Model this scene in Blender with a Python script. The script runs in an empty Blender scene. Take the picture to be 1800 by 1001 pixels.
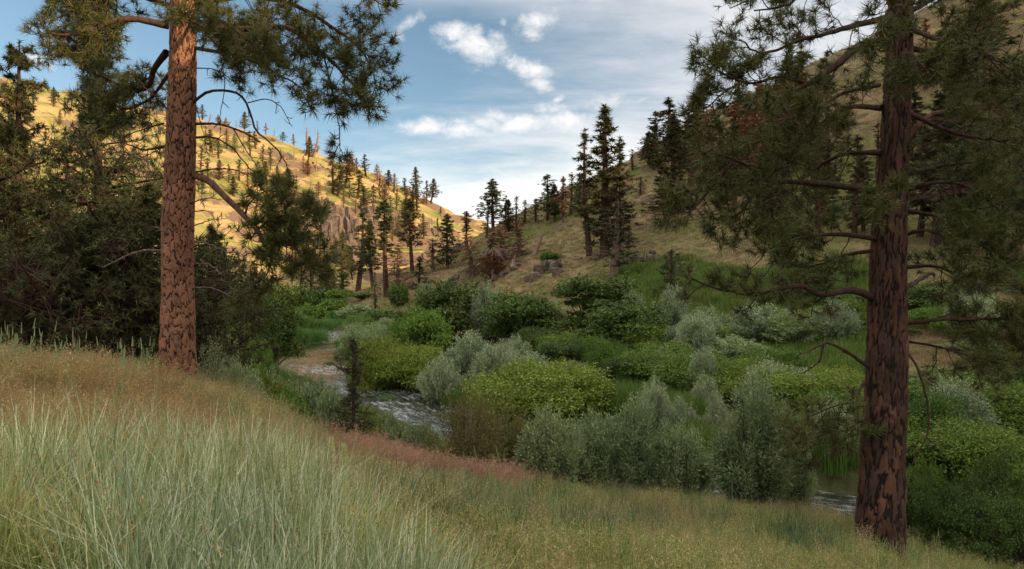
import bpy, math, random
import numpy as np

# ------------------------------------------------------------------ camera, sky, sun, exposure
S = bpy.context.scene
COL = S.collection
F = 1200.0            # focal length in pixels of the 1800 px wide photograph
CX, CY = 900.0, 500.5
SUN_DIR = np.array([0.906, -0.423])          # horizontal direction towards the sun
SUN_EL = math.radians(17.5)

cam = bpy.data.cameras.new('camera')
camo = bpy.data.objects.new('camera', cam)
COL.objects.link(camo)
camo.location = (0, 0, 0)
camo.rotation_euler = (math.pi/2, 0, 0)
cam.sensor_width = 36.0
cam.lens = F/1800.0*36.0
cam.clip_start = 0.05
cam.clip_end = 4000
S.camera = camo

sv = np.array([SUN_DIR[0]*math.cos(SUN_EL), SUN_DIR[1]*math.cos(SUN_EL), math.sin(SUN_EL)])
sun = bpy.data.lights.new('sun', 'SUN')
suno = bpy.data.objects.new('sun', sun)
COL.objects.link(suno)
sun.energy = 2.6
sun.angle = math.radians(0.5)
sun.color = (1.0, 0.70, 0.41)
from mathutils import Vector
suno.rotation_euler = Vector(sv).to_track_quat('Z', 'Y').to_euler()

S.view_settings.view_transform = 'Standard'
S.view_settings.look = 'None'
S.view_settings.gamma = 1.0
S.view_settings.use_curve_mapping = False
S.view_settings.exposure = 1.55
S.render.engine = 'CYCLES'
S.cycles.max_bounces = 5
S.cycles.diffuse_bounces = 3
S.cycles.glossy_bounces = 2
S.cycles.transmission_bounces = 3
S.cycles.transparent_max_bounces = 4
S.cycles.use_denoising = True


class NT:
    """tiny node-tree helper"""
    def __init__(s, tree):
        s.t = tree; s.n = tree.nodes; s.l = tree.links
    def node(s, typ, **kw):
        n = s.n.new(typ)
        for k, v in kw.items():
            setattr(n, k, v)
        return n
    def put(s, sock, v):
        if isinstance(v, bpy.types.NodeSocket):
            s.l.new(v, sock)
        elif v is not None:
            if sock.type == 'RGBA' and not isinstance(v, (int, float)) and len(v) == 3:
                v = (v[0], v[1], v[2], 1)
            sock.default_value = v
    def math(s, op, a, b=None, c=None, clamp=False):
        n = s.node('ShaderNodeMath', operation=op, use_clamp=clamp)
        s.put(n.inputs[0], a)
        if b is not None: s.put(n.inputs[1], b)
        if c is not None: s.put(n.inputs[2], c)
        return n.outputs[0]
    def mix(s, f, a, b, blend='MIX'):
        n = s.node('ShaderNodeMix', data_type='RGBA', blend_type=blend)
        s.put(n.inputs[0], f); s.put(n.inputs[6], a); s.put(n.inputs[7], b)
        return n.outputs[2]
    def mapr(s, v, a, b, c=0.0, d=1.0, smooth=False):
        n = s.node('ShaderNodeMapRange')
        if smooth: n.interpolation_type = 'SMOOTHSTEP'
        s.put(n.inputs[0], v)
        n.inputs[1].default_value = a; n.inputs[2].default_value = b
        n.inputs[3].default_value = c; n.inputs[4].default_value = d
        return n.outputs[0]
    def noise(s, vec, scale, detail=4, rough=0.55, dist=0.0):
        n = s.node('ShaderNodeTexNoise')
        if vec is not None: s.put(n.inputs['Vector'], vec)
        n.inputs['Scale'].default_value = scale
        n.inputs['Detail'].default_value = detail
        n.inputs['Roughness'].default_value = rough
        n.inputs['Distortion'].default_value = dist
        return n.outputs[0]
    def mapping(s, vec, scale=(1, 1, 1), rot=(0, 0, 0), loc=(0, 0, 0)):
        n = s.node('ShaderNodeMapping')
        s.put(n.inputs[0], vec)
        n.inputs['Location'].default_value = loc
        n.inputs['Rotation'].default_value = rot
        n.inputs['Scale'].default_value = scale
        return n.outputs[0]
    def xyz(s, vec):
        n = s.node('ShaderNodeSeparateXYZ'); s.put(n.inputs[0], vec); return n.outputs
    def comb(s, x, y, z):
        n = s.node('ShaderNodeCombineXYZ')
        s.put(n.inputs[0], x); s.put(n.inputs[1], y); s.put(n.inputs[2], z)
        return n.outputs[0]


# world: physical sky, with thin high cloud and a few bright cumulus puffs at fixed directions
W = bpy.data.worlds.new('World')
S.world = W
W.use_nodes = True
W.node_tree.nodes.clear()
w = NT(W.node_tree)
sky = w.node('ShaderNodeTexSky', sky_type='NISHITA')
sky.sun_disc = False
sky.sun_elevation = SUN_EL
sky.sun_rotation = math.atan2(SUN_DIR[0], SUN_DIR[1])
sky.altitude = 900
sky.air_density = 1.0
sky.dust_density = 0.6
sky.ozone_density = 1.4
tc = w.node('ShaderNodeTexCoord')
D = tc.outputs['Generated']
dx, dy, dz = w.xyz(D)[0:3]
ysafe = w.math('MAXIMUM', dy, 0.02)
gu = w.math('DIVIDE', dx, ysafe)
gv = w.math('DIVIDE', dz, ysafe)
front = w.mapr(dy, 0.15, 0.35)
guv = w.comb(gu, gv, 0.0)
wn = w.noise(guv, 9.0, 6, 0.62, 0.25)
fine = w.noise(w.mapping(guv, (1, 1.25, 1)), 26.0, 7, 0.68, 0.3)
# puffs: (px, py, half width, half height, tilt degrees, strength)
PUFFS = [(724, 38, 34, 15, 25, .55), (700, 70, 20, 18, 30, .5), (798, 55, 38, 22, -8, .95), (842, 82, 52, 30, -22, 1.0), (866, 70, 26, 18, 0, .85),
         (944, 40, 36, 24, 28, 1.0), (882, 38, 14, 10, 0, .5), (930, 122, 42, 20, -18, .9), (950, 148, 28, 15, -10, .85),
         (898, 107, 12, 7, 0, .6), (742, 222, 46, 16, 3, 1.0), (815, 230, 44, 14, -4, .95), (876, 205, 30, 16, -8, .9), (860, 216, 34, 12, 0, .9),
         (925, 218, 60, 15, 4, 1.0), (985, 212, 48, 20, 5, 1.0), (968, 192, 36, 13, -4, .8), (980, 176, 18, 8, 30, .7), (806, 214, 22, 7, 0, .7),
         (676, 218, 14, 7, 0, .5), (1060, 180, 55, 18, 5, .6), (55, 100, 30, 10, -20, .9), (85, 115, 22, 8, -20, .7), (850, 247, 20, 6, 0, .5),
         (870, 300, 70, 16, 4, .45), (1130, 175, 18, 6, 20, .5), (1480, 20, 80, 25, 0, .6), (1175, 190, 14, 4, 10, .5)]
acc = None
for (px, py, a, b, t, s_) in PUFFS:
    u0, v0 = (px-CX)/F, (CY-py)/F
    ct, st = math.cos(math.radians(t)), math.sin(math.radians(t))
    du = w.math('SUBTRACT', gu, u0); dv = w.math('SUBTRACT', gv, v0)
    e1 = w.math('MULTIPLY_ADD', du, ct*F/a, w.math('MULTIPLY', dv, st*F/a))
    e2 = w.math('MULTIPLY_ADD', dv, ct*F/b, w.math('MULTIPLY', du, -st*F/b))
    r2 = w.math('MULTIPLY_ADD', e1, e1, w.math('MULTIPLY', e2, e2))
    g = w.math('MULTIPLY', w.math('EXPONENT', w.math('MULTIPLY', r2, -0.75)), s_)
    acc = g if acc is None else w.math('MAXIMUM', acc, g)
nz = w.math('MULTIPLY_ADD', w.math('SUBTRACT', wn, 0.5), 0.95, w.math('MULTIPLY', w.math('SUBTRACT', fine, 0.5), 1.5))
puff = w.mapr(w.math('ADD', acc, nz), 0.28, 1.12, smooth=True)
puff = w.math('MULTIPLY', puff, w.math('MULTIPLY', front, .9))
# thin veil: everywhere, thicker to the horizon and towards the sun
zc = w.math('ADD', w.math('MAXIMUM', dz, 0.0), 0.12)
pl = w.comb(w.math('DIVIDE', dx, zc), w.math('DIVIDE', dy, zc), 0.0)
cir = w.noise(w.mapping(pl, (0.55, 1.5, 1), (0, 0, 0.6)), 1.3, 7, 0.6, 0.6)
cir2 = w.noise(w.mapping(pl, (1.2, 2.0, 1), (0, 0, -0.5)), 2.6, 6, 0.6, 0.3)
cc = w.math('MULTIPLY_ADD', cir2, 0.35, w.math('MULTIPLY', cir, 0.65))
sunward = w.math('MULTIPLY_ADD', dx, 1.0, w.math('MULTIPLY', dy, 0.12))
low = w.mapr(dz, 0.30, 0.03, 0.0, 1.0, True)
veil_b = w.math('MULTIPLY_ADD', low, 0.62, w.math('MULTIPLY', w.mapr(sunward, -0.30, 0.45, 0, 1, True), 0.54))
veil = w.mapr(w.math('ADD', w.math('MULTIPLY', cc, 1.25), veil_b), 0.78, 1.50, 0.0, 0.9, True)
skyc = sky.outputs[0]
hs = w.node('ShaderNodeHueSaturation'); w.put(hs.inputs['Color'], skyc); hs.inputs['Saturation'].default_value = 0.95; hs.inputs['Hue'].default_value = 0.485; hs.inputs['Value'].default_value = 0.46
c1 = w.mix(veil, hs.outputs[0], w.mix(low, (3.1, 3.05, 3.05), (4.3, 4.15, 3.9)))
# brighter broken cloud added above the view to lift the light in the shade
n_over = w.math('MULTIPLY_ADD', w.noise(pl, 1.15, 7, 0.62, 0.3), 1.0, w.math('MULTIPLY', w.noise(pl, 5.5, 5, 0.6), .25))
over = w.math('MULTIPLY', w.mapr(n_over, 0.46, 0.62, smooth=True), w.mapr(dz, 0.36, 0.46, smooth=True))
c1 = w.mix(over, c1, (5.6, 5.2, 4.75))
c2 = w.mix(puff, c1, w.mix(fine, (3.0, 3.0, 3.1), (3.9, 3.7, 3.5)))
bg = w.node('ShaderNodeBackground')
w.put(bg.inputs[0], c2)
bg.inputs[1].default_value = 0.11
wo = w.node('ShaderNodeOutputWorld')
w.l.new(bg.outputs[0], wo.inputs[0])

rng = np.random.default_rng(7)

# ------------------------------------------------------------------ terrain function
def sstep(a, b, x):
    t = np.clip((x-a)/(b-a), 0, 1)
    return t*t*(3-2*t)

WATER = -7.0
RIVER = np.array([(34, -150), (34, -40), (31, 0), (26, 11), (18, 17), (10, 20.7), (4.8, 24), (0, 29), (-4, 36), (-7.4, 43), (-11, 49), (-15.3, 55),
                  (-19.5, 62), (-22.2, 70), (-23, 79), (-23.2, 88), (-24.5, 96), (-29, 104), (-34, 113), (-38, 126), (-43, 142), (-52, 165), (-60, 200), (-68, 240),
                  (-62, 275), (-30, 300), (30, 320), (90, 330)], float)
RW = np.array([4, 4, 3.6, 3.2, 2.9, 2.6, 2.3, 2.3, 2.5, 3.1, 3.2, 3.1, 3.3, 4.3, 3.4, 3.1, 2.9, 2.4, 1.6, 1.8, 1.8, 2, 2, 2, 2, 2, 2, 2], float)
_k = np.linspace(0, len(RIVER)-1, (len(RIVER)-1)*6+1)
RX = np.interp(_k, np.arange(len(RIVER)), RIVER[:, 0]); RY = np.interp(_k, np.arange(len(RIVER)), RIVER[:, 1]); RWD = np.interp(_k, np.arange(len(RIVER)), RW)
for _ in range(3):
    RX[1:-1] = (RX[:-2]+2*RX[1:-1]+RX[2:])/4; RY[1:-1] = (RY[:-2]+2*RY[1:-1]+RY[2:])/4

def river_dist(x, y):
    """distance to the water's edge (negative in the water)"""
    x = np.asarray(x, float); y = np.asarray(y, float)
    out = np.full(x.shape, 1e9)
    sel = (y < 345) & (np.abs(x) < 140)
    xs, ys = x[sel], y[sel]
    best = np.full(xs.shape, 1e9)
    for i in range(len(RX)-1):
        ax, ay, bx, by = RX[i], RY[i], RX[i+1], RY[i+1]
        ux, uy = bx-ax, by-ay
        t = np.clip(((xs-ax)*ux+(ys-ay)*uy)/(ux*ux+uy*uy), 0, 1)
        d = np.hypot(xs-ax-t*ux, ys-ay-t*uy) - (RWD[i]+t*(RWD[i+1]-RWD[i]))
        best = np.minimum(best, d)
    out[sel] = best
    return out

def _hash2(ix, iy, s):
    h = (ix*374761393 + iy*668265263 + s*1442695041) & 0xffffffff
    h = ((h ^ (h >> 13))*1274126177) & 0xffffffff
    return ((h ^ (h >> 16)) & 0xffff)/65535.0

def vnoise(x, y, s=0):
    x = np.asarray(x, float); y = np.asarray(y, float)
    ix = np.floor(x).astype(np.int64); iy = np.floor(y).astype(np.int64)
    fx = x-ix; fy = y-iy
    fx = fx*fx*(3-2*fx); fy = fy*fy*(3-2*fy)
    a = _hash2(ix, iy, s); b = _hash2(ix+1, iy, s); c = _hash2(ix, iy+1, s); d = _hash2(ix+1, iy+1, s)
    return (a*(1-fx)+b*fx)*(1-fy)+(c*(1-fx)+d*fx)*fy - 0.5

def fbm(x, y, s=0, o=4):
    r = 0; a = 1.0
    for i in range(o):
        r = r + a*vnoise(x*2**i+i*17.3, y*2**i-i*9.1, s+i); a *= 0.5
    return r

def plane_near(x, y):
    g = np.where(x < 0, 1.60*(1-np.exp(np.minimum(x, 0)/6.0)), -0.215*x)
    return -1.62 + g - 0.11*np.maximum(y, -6) - 0.30*np.exp(-((x+1.5)**2)/9-((y-14)**2)/12) - 0.78*sstep(-6.2, -2.2, x)*sstep(4, 11, y)*(1-.55*sstep(1.5, 5.5, x))

COLS = {
 -900: [(22,-3),(40,-3),(80,5),(150,35),(300,100),(420,130),(700,100)],
 0: [(18,-3),(28,-5),(45,-5.5),(80,-4),(130,4),(200,35),(300,80),(380,117),(440,120),(700,80)],
 200: [(18,-3.2),(28,-5.8),(60,-6),(110,-4),(170,6),(250,38),(340,80),(420,113),(480,116),(700,80)],
 313: [(18,-3.5),(25,-5.8),(40,-6.5),(80,-6),(140,-4),(210,4),(300,42),(400,90),(440,110),(500,110),(700,80)],
 450: [(17,-4),(24,-6.2),(45,-6.7),(100,-6.2),(180,-5),(250,2),(320,32),(400,74),(450,102),(520,100),(700,70)],
 560: [(17,-4.3),(24,-6.5),(50,-6.8),(120,-6.5),(220,-6.0),(270,-3),(300,8),(320,24),(350,38),(420,72),(460,91),(530,88),(700,60)],
 650: [(17,-4.5),(24,-6.6),(50,-6.8),(100,-6.0),(150,-3.5),(180,-2.5),(210,-4),(260,-5),(300,0),(330,20),(360,36),(430,62),(480,82),(540,78),(700,50)],
 750: [(17,-4.8),(24,-6.7),(55,-6.5),(85,-5.0),(110,-2),(140,2),(165,5),(185,4),(230,-3),(300,-2),(350,20),(400,36),(460,50),(510,64),(580,58),(700,40)],
 840: [(17,-5),(23,-6.7),(50,-6.3),(75,-5),(95,-2.2),(125,3.2),(155,9.5),(185,14),(215,12),(260,0),(330,0),(400,20),(480,38),(540,51),(620,48),(700,35)],
 930: [(17,-5.2),(22,-6.7),(45,-6.5),(62,-5),(85,-1),(115,5.5),(150,13),(180,19.5),(205,22),(240,17),(300,8),(400,15),(540,36),(700,30)],
 1030: [(16.5,-5.2),(21,-6.7),(40,-6.6),(55,-5),(75,-.5),(100,4.6),(130,13),(165,22),(195,28.5),(230,29),(300,20),(500,25),(700,25)],
 1110: [(16,-5.2),(21,-6.7),(38,-6.5),(52,-5),(70,-.3),(95,5),(120,12.5),(155,24.5),(185,33.5),(225,35),(300,28),(700,25)],
 1250: [(15.5,-5),(20,-6.7),(35,-6.5),(50,-4.5),(62,-1),(80,2.5),(110,13),(145,28),(180,44),(210,48),(300,40),(700,30)],
 1400: [(15,-5),(19,-6.7),(32,-6.3),(46,-4),(60,0),(80,6),(110,20),(145,41),(175,56),(205,62),(300,50),(700,35)],
 1550: [(14.5,-5.3),(18,-6.7),(30,-6),(44,-3),(58,1.2),(78,9.3),(105,25),(140,48),(170,63),(200,70),(300,60),(700,40)],
 1800: [(15,-5.9),(20,-6.6),(28,-6),(42,-2),(56,4),(75,14),(100,33),(135,60),(170,80),(200,84),(300,72),(700,40)],
 2700: [(15,-6.6),(25,-6),(36,0),(60,18),(90,48),(130,85),(180,95),(250,85),(400,60),(700,40)],
}
_LY = np.linspace(math.log(9), math.log(760), 420)
_U = np.linspace(-1.5, 1.5, 241)
def _table():
    ks = sorted(COLS)
    us = np.array([(k-CX)/F for k in ks])
    Y = np.exp(_LY)
    rows = []
    for k, u in zip(ks, us):
        kn = [(yy, float(plane_near(np.array(u*yy), np.array(yy)))) for yy in (8, 10, 11.5, 13)] + COLS[k]
        ky = np.array([a for a, b in kn]); kz = np.array([b for a, b in kn])
        rows.append(np.interp(_LY, np.log(ky), kz))
    rows = np.array(rows)
    T = np.array([np.interp(_U, us, rows[:, j]) for j in range(len(Y))]).T
    ker = np.exp(-np.linspace(-2, 2, 9)**2/1.6); ker /= ker.sum()
    pad = np.pad(T, ((8, 8), (4, 4)), mode='edge')
    T2 = np.apply_along_axis(lambda r: np.convolve(r, ker, 'valid'), 1, pad)
    ker = np.exp(-np.linspace(-2, 2, 17)**2/1.6); ker /= ker.sum()
    return np.apply_along_axis(lambda r: np.convolve(r, ker, 'valid'), 0, T2)
TAB = _table()

def ground_raw(x, y):
    x = np.asarray(x, float); y = np.asarray(y, float)
    ys = np.maximum(y, 9.01)
    u = x/ys
    fu = np.clip((u+1.5)/3.0*240, 0, 239.999); fy = np.clip((np.log(ys)-_LY[0])/(_LY[-1]-_LY[0])*419, 0, 418.999)
    iu = fu.astype(int); iy = fy.astype(int); a = fu-iu; b = fy-iy
    zt = (TAB[iu, iy]*(1-a)+TAB[iu+1, iy]*a)*(1-b) + (TAB[iu, iy+1]*(1-a)+TAB[iu+1, iy+1]*a)*b
    cap = 112 - 30*sstep(60, 200, y) - 45*sstep(300, 600, y)
    hr = -6.4 + 0.62*np.maximum(0, x-41)  # ridge right of the view, raised to block the sun from valley and meadow
    hr = cap*np.tanh(np.maximum(hr, 0)/cap) + np.minimum(hr, 0)
    zp = np.maximum(plane_near(x, y), -6.6)
    hl = 120*np.tanh(0.42*np.maximum(0, -x-45)/120)
    zs = np.where(x > 20, np.maximum(hr, np.where(x > 36, -6.5, zp)), zp) + hl
    k = sstep(10, 18, np.abs(x))
    wt = sstep(1.5, 1.0, np.abs(u))*np.clip((y-11.5-4.5*k)/(4+6*k), 0, 1)
    wt = wt*wt*(3-2*wt)
    return zt*wt + zs*(1-wt)

def ground(x, y):
    x = np.asarray(x, float); y = np.asarray(y, float)
    z = ground_raw(x, y)
    r = np.hypot(x, y)
    amp = np.clip((r-14)/160, 0, 1)
    z = z + 3.0*amp*fbm(x/38, y/38, 3, 4) + 1.1*amp*fbm(x/9, y/9, 11, 3)
    z = z + 0.10*fbm(x/1.7, y/1.7, 21, 3)*sstep(220, 60, r)
    far = sstep(250, 330, y+0.3*np.abs(x+60))
    z = z + far*(2.2*fbm((x*0.8+y*0.2)/16, (y-0.25*x)/26, 31, 4))     # gullies of the far hill
    def terrace(z, p, k): 
        q = z/p; f = np.floor(q); g_ = q-f
        return p*(f+g_+k*(sstep(.32, .62, g_)-g_))
    zz = z+2.5*fbm(x/30, y/30, 41, 3)
    m1 = far*sstep(-.12, .22, fbm(x/34, y/34, 44, 3))
    m2 = sstep(50, 70, y)*(1-far)*sstep(.0, .3, fbm(x/20, y/20, 47, 3))*sstep(-4, 0, z)
    z = z + m1*(terrace(zz, 8.5, .85)-zz) + m2*(terrace(zz, 4.5, .6)-zz)
    d = river_dist(x, y)
    flat = sstep(15, 2, d)                   # even out the banks
    lim = np.maximum(z, WATER+0.28)
    z = np.where(d > 0, z*(1-flat)+np.minimum(lim, WATER+0.45+0.30*np.maximum(d, 0))*flat, z)
    z = np.where(d > 0, np.maximum(z, WATER+0.05+0.3*np.clip(d/1.2, 0, 1)), z)
    bed = WATER + np.clip(0.10+d*0.5, -0.9, 0.1)
    z = np.where(d <= 0.1, np.minimum(z, bed), z)
    return z

def gz(x, y):
    return float(ground(np.array([x]), np.array([y]))[0])

_scan = np.exp(np.linspace(math.log(2.5), math.log(690), 1500))
def at(px, py, ymin=2.5, ymax=690):
    """the point of the ground that the photograph shows at a pixel (the skyline when the pixel is above it)"""
    Y = _scan[(_scan >= ymin) & (_scan <= ymax)]
    u = (px-CX)/F
    z = ground(u*Y, Y)
    p = CY - z/Y*F
    hit = np.where(p <= py)[0]
    i = hit[0] if len(hit) else int(np.argmin(p))
    return np.array([u*Y[i], Y[i], z[i]])

def on(px, Y):
    x = (px-CX)/F*Y
    return np.array([x, Y, gz(x, Y)])

def P(px, py, Y):
    return np.array([(px-CX)/F*Y, Y, (CY-py)/F*Y])

# ------------------------------------------------------------------ mesh helpers
def unit(v):
    return v/np.maximum(np.linalg.norm(v, axis=-1, keepdims=True), 1e-9)

class MB:
    def __init__(s):
        s.v = []; s.f3 = []; s.f4 = []; s.n = 0; s.at = {}
    def add(s, v, f):
        v = np.asarray(v, np.float32).reshape(-1, 3); f = np.asarray(f, np.int64)
        (s.f3 if f.shape[-1] == 3 else s.f4).append(f.reshape(-1, f.shape[-1])+s.n)
        s.v.append(v); s.n += len(v)
        return s
    def mesh(s, name, mat=None, smooth=False):
        me = bpy.data.meshes.new(name)
        if not s.n: return me
        v = np.concatenate(s.v)
        f3 = np.concatenate(s.f3) if s.f3 else np.zeros((0, 3), np.int64)
        f4 = np.concatenate(s.f4) if s.f4 else np.zeros((0, 4), np.int64)
        me.vertices.add(len(v)); me.vertices.foreach_set('co', v.ravel())
        nl = f3.size+f4.size
        me.loops.add(nl)
        me.loops.foreach_set('vertex_index', np.concatenate([f3.ravel(), f4.ravel()]).astype(np.int32))
        me.polygons.add(len(f3)+len(f4))
        st = np.concatenate([np.arange(len(f3))*3, f3.size+np.arange(len(f4))*4]).astype(np.int32)
        me.polygons.foreach_set('loop_start', st)
        me.polygons.foreach_set('use_smooth', np.full(len(st), smooth))
        for k, a in s.at.items():
            at_ = me.attributes.new(k, 'FLOAT', 'POINT'); at_.data.foreach_set('value', np.asarray(a, np.float32))
        me.update(calc_edges=True)
        if mat: me.materials.append(mat)
        return me

def prisms(mb, A, B, ra, rb, n=4):
    """tapered sticks from A to B"""
    A = np.asarray(A, float).reshape(-1, 3); B = np.asarray(B, float).reshape(-1, 3)
    m = len(A)
    if not m: return
    ra = np.broadcast_to(np.asarray(ra, float), (m,)); rb = np.broadcast_to(np.asarray(rb, float), (m,))
    d = unit(B-A)
    up = np.where(np.abs(d[:, 2:3]) > 0.9, np.array([[1., 0, 0]]), np.array([[0, 0, 1.]]))
    s = unit(np.cross(d, up)); t = np.cross(d, s)
    th = np.arange(n)/n*2*math.pi
    ring = s[:, None]*np.cos(th)[None, :, None]+t[:, None]*np.sin(th)[None, :, None]
    va = A[:, None]+ring*ra[:, None, None]; vb = B[:, None]+ring*rb[:, None, None]
    v = np.concatenate([va, vb], 1)
    i = np.arange(n); j = (i+1) % n
    q = np.stack([i, j, j+n, i+n], 1)
    mb.add(v, (q[None]+(np.arange(m)*2*n)[:, None, None]))

def tube(mb, pts, rad, n=8, rough=0.0, cap=True):
    pts = np.asarray(pts, float); m = len(pts); rad = np.broadcast_to(np.asarray(rad, float), (m,))
    d = np.gradient(pts, axis=0); d = unit(d)
    ref = np.array([0.13, 1.0, 0.21])
    if abs(np.dot(unit(pts[-1]-pts[0]), unit(ref))) > .9: ref = np.array([1., 0, .2])
    s = unit(np.cross(d, ref)); t = np.cross(d, s)
    th = np.arange(n)/n*2*math.pi
    rr = rad[:, None]*(1+rough*rng.uniform(-1, 1, (m, n)))
    v = pts[:, None]+(s[:, None]*np.cos(th)[None, :, None]+t[:, None]*np.sin(th)[None, :, None])*rr[..., None]
    a = np.arange(m-1)[:, None]*n; i = np.arange(n)[None]; j = (i+1) % n
    q = np.stack([a+i, a+j, a+n+j, a+n+i], -1).reshape(-1, 4)
    mb.add(v, q)
    if cap:
        mb.add(np.concatenate([v[-1], pts[-1:]+d[-1]*rad[-1]]), np.array([[k, (k+1) % n, n] for k in range(n)]))

def spline(ctrl, n):
    c = np.asarray(ctrl, float)
    if len(c) < 3:
        t = np.linspace(0, 1, n)[:, None]; return c[0]*(1-t)+c[-1]*t
    p = np.vstack([2*c[0]-c[1], c, 2*c[-1]-c[-2]])
    out = []
    t = np.linspace(0, len(c)-1-1e-6, n)
    for s in t:
        i = int(s); f = s-i
        a, b, cc, d = p[i], p[i+1], p[i+2], p[i+3]
        out.append(0.5*(2*b+(cc-a)*f+(2*a-5*b+4*cc-d)*f*f+(3*b-a-3*cc+d)*f**3))
    return np.array(out)

def rand_unit(*sh):
    return unit(rng.normal(size=sh+(3,)))

def tufts(mb, Pp, Dd, ln=0.17, wd=0.006, n=40, spread=0.95, back=0.09):
    """bursts of needles: thin triangles from the twig end"""
    Pp = np.asarray(Pp, float).reshape(-1, 3); Dd = unit(np.asarray(Dd, float).reshape(-1, 3))
    m = len(Pp)
    if not m: return
    r = rand_unit(m, n)
    d = unit(Dd[:, None]*0.62+r*spread)
    b = Pp[:, None]-Dd[:, None]*(rng.random((m, n, 1))*back)
    l = ln*(0.7+0.45*rng.random((m, n, 1)))
    tip = b+d*l; tip[..., 2] -= 0.12*l[..., 0]*rng.random((m, n))
    s = unit(np.cross(d, rand_unit(m, n)))*wd
    v = np.stack([b-s, b+s, tip], 2)
    mb.add(v, np.arange(m*n*3).reshape(-1, 3))

def leaves(mb, Pp, ax, nm, ln, wd):
    """diamond leaves; ax along the leaf, nm roughly its normal"""
    m = len(Pp)
    ax = unit(ax); sd = unit(np.cross(ax, nm)); nn = np.cross(sd, ax)
    ln = np.broadcast_to(ln, (m,))[:, None]; wd = np.broadcast_to(wd, (m,))[:, None]
    a = Pp; b = Pp+ax*ln*0.45+sd*wd*0.5+nn*ln*0.06; c = Pp+ax*ln-nn*ln*0.1; d = Pp+ax*ln*0.45-sd*wd*0.5+nn*ln*0.06
    v = np.stack([a, b, c, d], 1)
    mb.add(v, np.arange(m*4).reshape(-1, 4))

# ------------------------------------------------------------------ naming helpers
def tag(o, label=None, cat=None, group=None, kind=None):
    if label: o['label'] = label
    if cat: o['category'] = cat
    if group: o['group'] = group
    if kind: o['kind'] = kind
    return o
def link(name, data, parent=None, loc=None):
    o = bpy.data.objects.new(name, data); COL.objects.link(o)
    if parent is not None: o.parent = parent
    if loc is not None: o.location = loc
    return o
def empty(name, loc, label, cat, group=None, rz=0, sc=(1, 1, 1)):
    o = bpy.data.objects.new(name, None); COL.objects.link(o)
    o.location = loc; o.rotation_euler = (0, 0, rz); o.scale = sc; o.empty_display_size = 0.2
    return tag(o, label, cat, group)

# ------------------------------------------------------------------ materials
def newmat(name):
    m = bpy.data.materials.new(name); m.use_nodes = True; m.node_tree.nodes.clear()
    return m, NT(m.node_tree)

def leaf_mat(name, cols, rough=0.55, trans=0.28, clump=1.2, spec=0.25, dead=None, dead_f=0.0, vr=(.85, 1.18), hi=.86):
    """leaf colour varies from leaf to leaf and gently from clump to clump and plant to plant"""
    m, k = newmat(name)
    geo = k.node('ShaderNodeNewGeometry'); rnd = geo.outputs['Random Per Island']
    oi = k.node('ShaderNodeObjectInfo')
    t = k.node('ShaderNodeTexCoord')
    nz = k.noise(t.outputs['Object'], clump, 3, 0.6)
    f = k.math('ADD', k.math('MULTIPLY', rnd, 0.5), k.math('MULTIPLY', k.math('SUBTRACT', nz, 0.25), 1.0), clamp=True)
    c = k.mix(f, cols[0], cols[1])
    if len(cols) > 2:
        c = k.mix(k.mapr(rnd, hi, 1.0), c, cols[2])
    if dead:
        nd = k.noise(t.outputs['Object'], clump*0.8, 2, 0.6)
        c = k.mix(k.math('MULTIPLY', k.mapr(nd, 0.5, 0.62), dead_f), c, dead)
    hsv = k.node('ShaderNodeHueSaturation'); k.put(hsv.inputs['Color'], c)
    k.put(hsv.inputs['Hue'], k.mapr(oi.outputs['Random'], 0, 1, 0.485, 0.515))
    k.put(hsv.inputs['Value'], k.mapr(k.math('FRACT', k.math('MULTIPLY', oi.outputs['Random'], 7.3)), 0, 1, vr[0], vr[1]))
    p = k.node('ShaderNodeBsdfPrincipled')
    k.put(p.inputs['Base Color'], hsv.outputs[0]); p.inputs['Roughness'].default_value = rough
    p.inputs['Specular IOR Level'].default_value = spec
    tr = k.node('ShaderNodeBsdfTranslucent'); k.put(tr.inputs[0], hsv.outputs[0])
    mx = k.node('ShaderNodeMixShader'); mx.inputs[0].default_value = trans
    k.l.new(p.outputs[0], mx.inputs[1]); k.l.new(tr.outputs[0], mx.inputs[2])
    o = k.node('ShaderNodeOutputMaterial'); k.l.new(mx.outputs[0], o.inputs[0])
    return m

def wood_mat(name, c0, c1, scale=6.0, stretch=(1, 1, .25), bump=0.5):
    m, k = newmat(name)
    t = k.node('ShaderNodeTexCoord')
    v = k.mapping(t.outputs['Object'], stretch)
    n = k.noise(v, scale, 6, 0.65, 0.4)
    c = k.mix(k.mapr(n, 0.3, 0.7), c0, c1)
    p = k.node('ShaderNodeBsdfPrincipled'); k.put(p.inputs['Base Color'], c); p.inputs['Roughness'].default_value = 0.9
    p.inputs['Specular IOR Level'].default_value = 0.15
    b = k.node('ShaderNodeBump'); b.inputs['Strength'].default_value = bump; b.inputs['Distance'].default_value = 0.05
    k.put(b.inputs['Height'], n); k.l.new(b.outputs[0], p.inputs['Normal'])
    o = k.node('ShaderNodeOutputMaterial'); k.l.new(p.outputs[0], o.inputs[0])
    return m

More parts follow.
